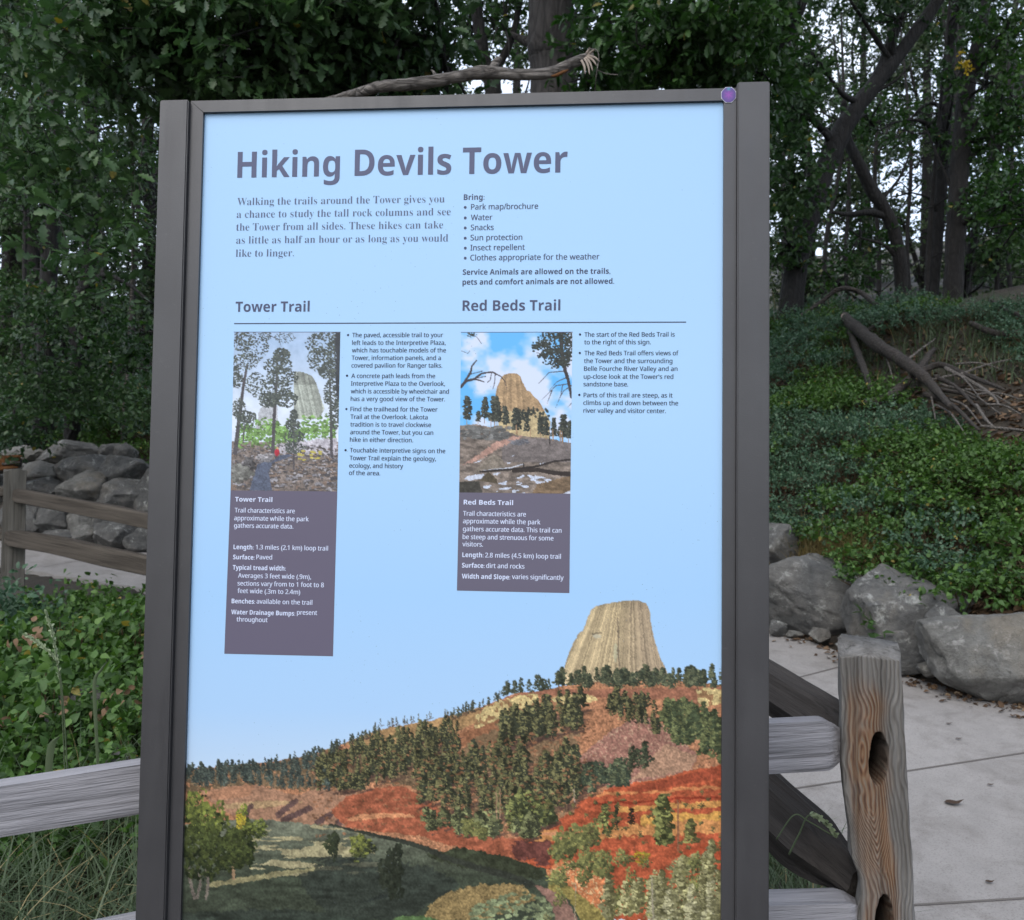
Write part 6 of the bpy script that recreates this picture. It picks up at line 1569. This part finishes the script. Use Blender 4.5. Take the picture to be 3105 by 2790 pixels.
for px, py, s_, lab in [(1876, 1588, .05, 'dark curled leaf on the concrete, longest of those right of the knotty post'), (1878, 1432, .02, 'tiny dark leaf fleck on the concrete near the joint'), (1959, 1753 - 8, .02, 'tiny leaf fleck on the concrete at the lower right'), (1897, 1462, .02, 'small curled fleck beside the tiny dark one on the concrete'), (1961, 1553, .018, 'small dark fleck at the right on the concrete')]:
    g = gpt(px, py); z = float(base_z(*g)) + .017
    V, F, t = leaves(POINT, np.array([[g[0] - .02, g[1], z]]), np.array([[1, -.25, 0.0]]), np.array([[0, 0, 1.0]]), np.array([s_ * 1.6]), np.array([.0]))
    V = (V - [g[0], g[1], z]); V[:, 2] = np.abs(V[:, 2]) + .002
    tag(link('fallen_leaf', mesh('fallen_leaf', V, F, False, {'tone': t}), DRY, loc=(g[0], g[1], z)), lab, 'leaf', 'leaves on the concrete')
# dead leaf clusters in the brambles
for i, (px, py) in enumerate([(20, 1418), (118, 1412), (245, 1378), (315, 1345), (290, 1290), (205, 1395), (45, 1270), (75, 1255)]):
    d = 4.2 + .1 * i % .5; c_ = at(px, py, 4.1 - (py - 1300) * .002)
    P = r.normal(size=(7, 3)) * [.035, .03, .03]; V, F, t = leaves(POINT, P, r.normal(size=(7, 3)), r.normal(size=(7, 3)) + [0, -1, .3], np.full(7, .042), np.full(7, .85))
    tag(link('dead_leaves', mesh('dead_leaves', V, F, False, {'tone': t}), DRY, loc=tuple(c_)), 'cluster of curled tan dead leaves caught in the near brambles', 'dead leaves', 'dead leaf clusters in the brambles')
# seed-head grass stalks and broad blades by the near left rail
def stalk(lab, pts, d, head=True, wdt=.0022, mat=GRASS, seed=0, broad=False):
    rr_ = np.random.default_rng(seed); P = np.array([at(x, y, d) for x, y in pts]); root = empty('grass_stalk', tuple(P[0]), lab, 'grass stalk', 'tall grass stalks')
    if broad:
        Q = cat_rom(P, 16); sd_ = np.array([1, .25, 0]); wv = wdt * np.sin(np.linspace(.35, math.pi - .02, 16)) ** .6
        V = np.concatenate([Q - sd_ * wv[:, None], Q + [0, -.003, 0], Q + sd_ * wv[:, None]]) - P[0]
        F = np.array([f for i in range(15) for a_, b_ in ((0, 16), (16, 32)) for f in ((a_ + i, b_ + i, b_ + i + 1), (a_ + i, b_ + i + 1, a_ + i + 1))])
        link('blade', mesh('blade', V, F, True, {'tone': np.full(len(V), .7)}), mat, root, loc=(0, 0, 0)); return
    V, F = tube(P - P[0], np.linspace(wdt, wdt * .6, len(P)), 24, 5); link('stem', mesh('stem', V, F, True, {'tone': np.full(len(V), .7)}), mat, root, loc=(0, 0, 0))
    if head:
        Q = cat_rom(P - P[0], 60); Q = Q[int(60 * .5):]; n_ = len(Q) * 3; pos = np.repeat(Q, 3, 0); dd = np.repeat(np.gradient(Q, axis=0), 3, 0); dd = unit(dd) + rr_.normal(size=(n_, 3)) * .35
        V, F, t = leaves(OVAL, pos, dd, rr_.normal(size=(n_, 3)), np.full(n_, .012), np.full(n_, .86)); link('seed_head', mesh('seed_head', V, F, False, {'tone': t}), SEED, root, loc=(0, 0, 0))
SEED = leaf_mat('seed_head', (.12, .17, .09), (.19, .25, .15), (.30, .36, .22), (.3, .3, .2))
stalk('tall grass stalk with a straight pale seed head, left of the sign', [(132, 1620), (125, 1450), (119, 1350), (105, 1260), (92, 1212)], 2.5, seed=1)
stalk('grass stalk with a drooping pale seed head leaning left across the brambles', [(138, 1620), (125, 1390), (112, 1310), (80, 1275), (52, 1255)], 2.5, seed=2)
stalk('broad bluish grass blade standing behind the near left rail', [(94, 1560), (98, 1500), (104, 1470), (118, 1456)], 2.1, wdt=.0085, broad=True)
stalk('long narrow green blade near the sign post, left side', [(196, 1560), (190, 1440), (187, 1350), (200, 1325), (212, 1308)], 2.2, wdt=.0045, broad=True)
stalk('green foxtail head bending right under the dark rails', [(1560, 1690), (1580, 1650), (1600, 1612), (1630, 1625), (1650, 1650)], 2.0, seed=4)
stalk('thin dark grass blade crossing the dark lower rail', [(1535, 1660), (1570, 1612), (1600, 1625), (1646, 1652)], 1.9, False, .0016, GRASS)
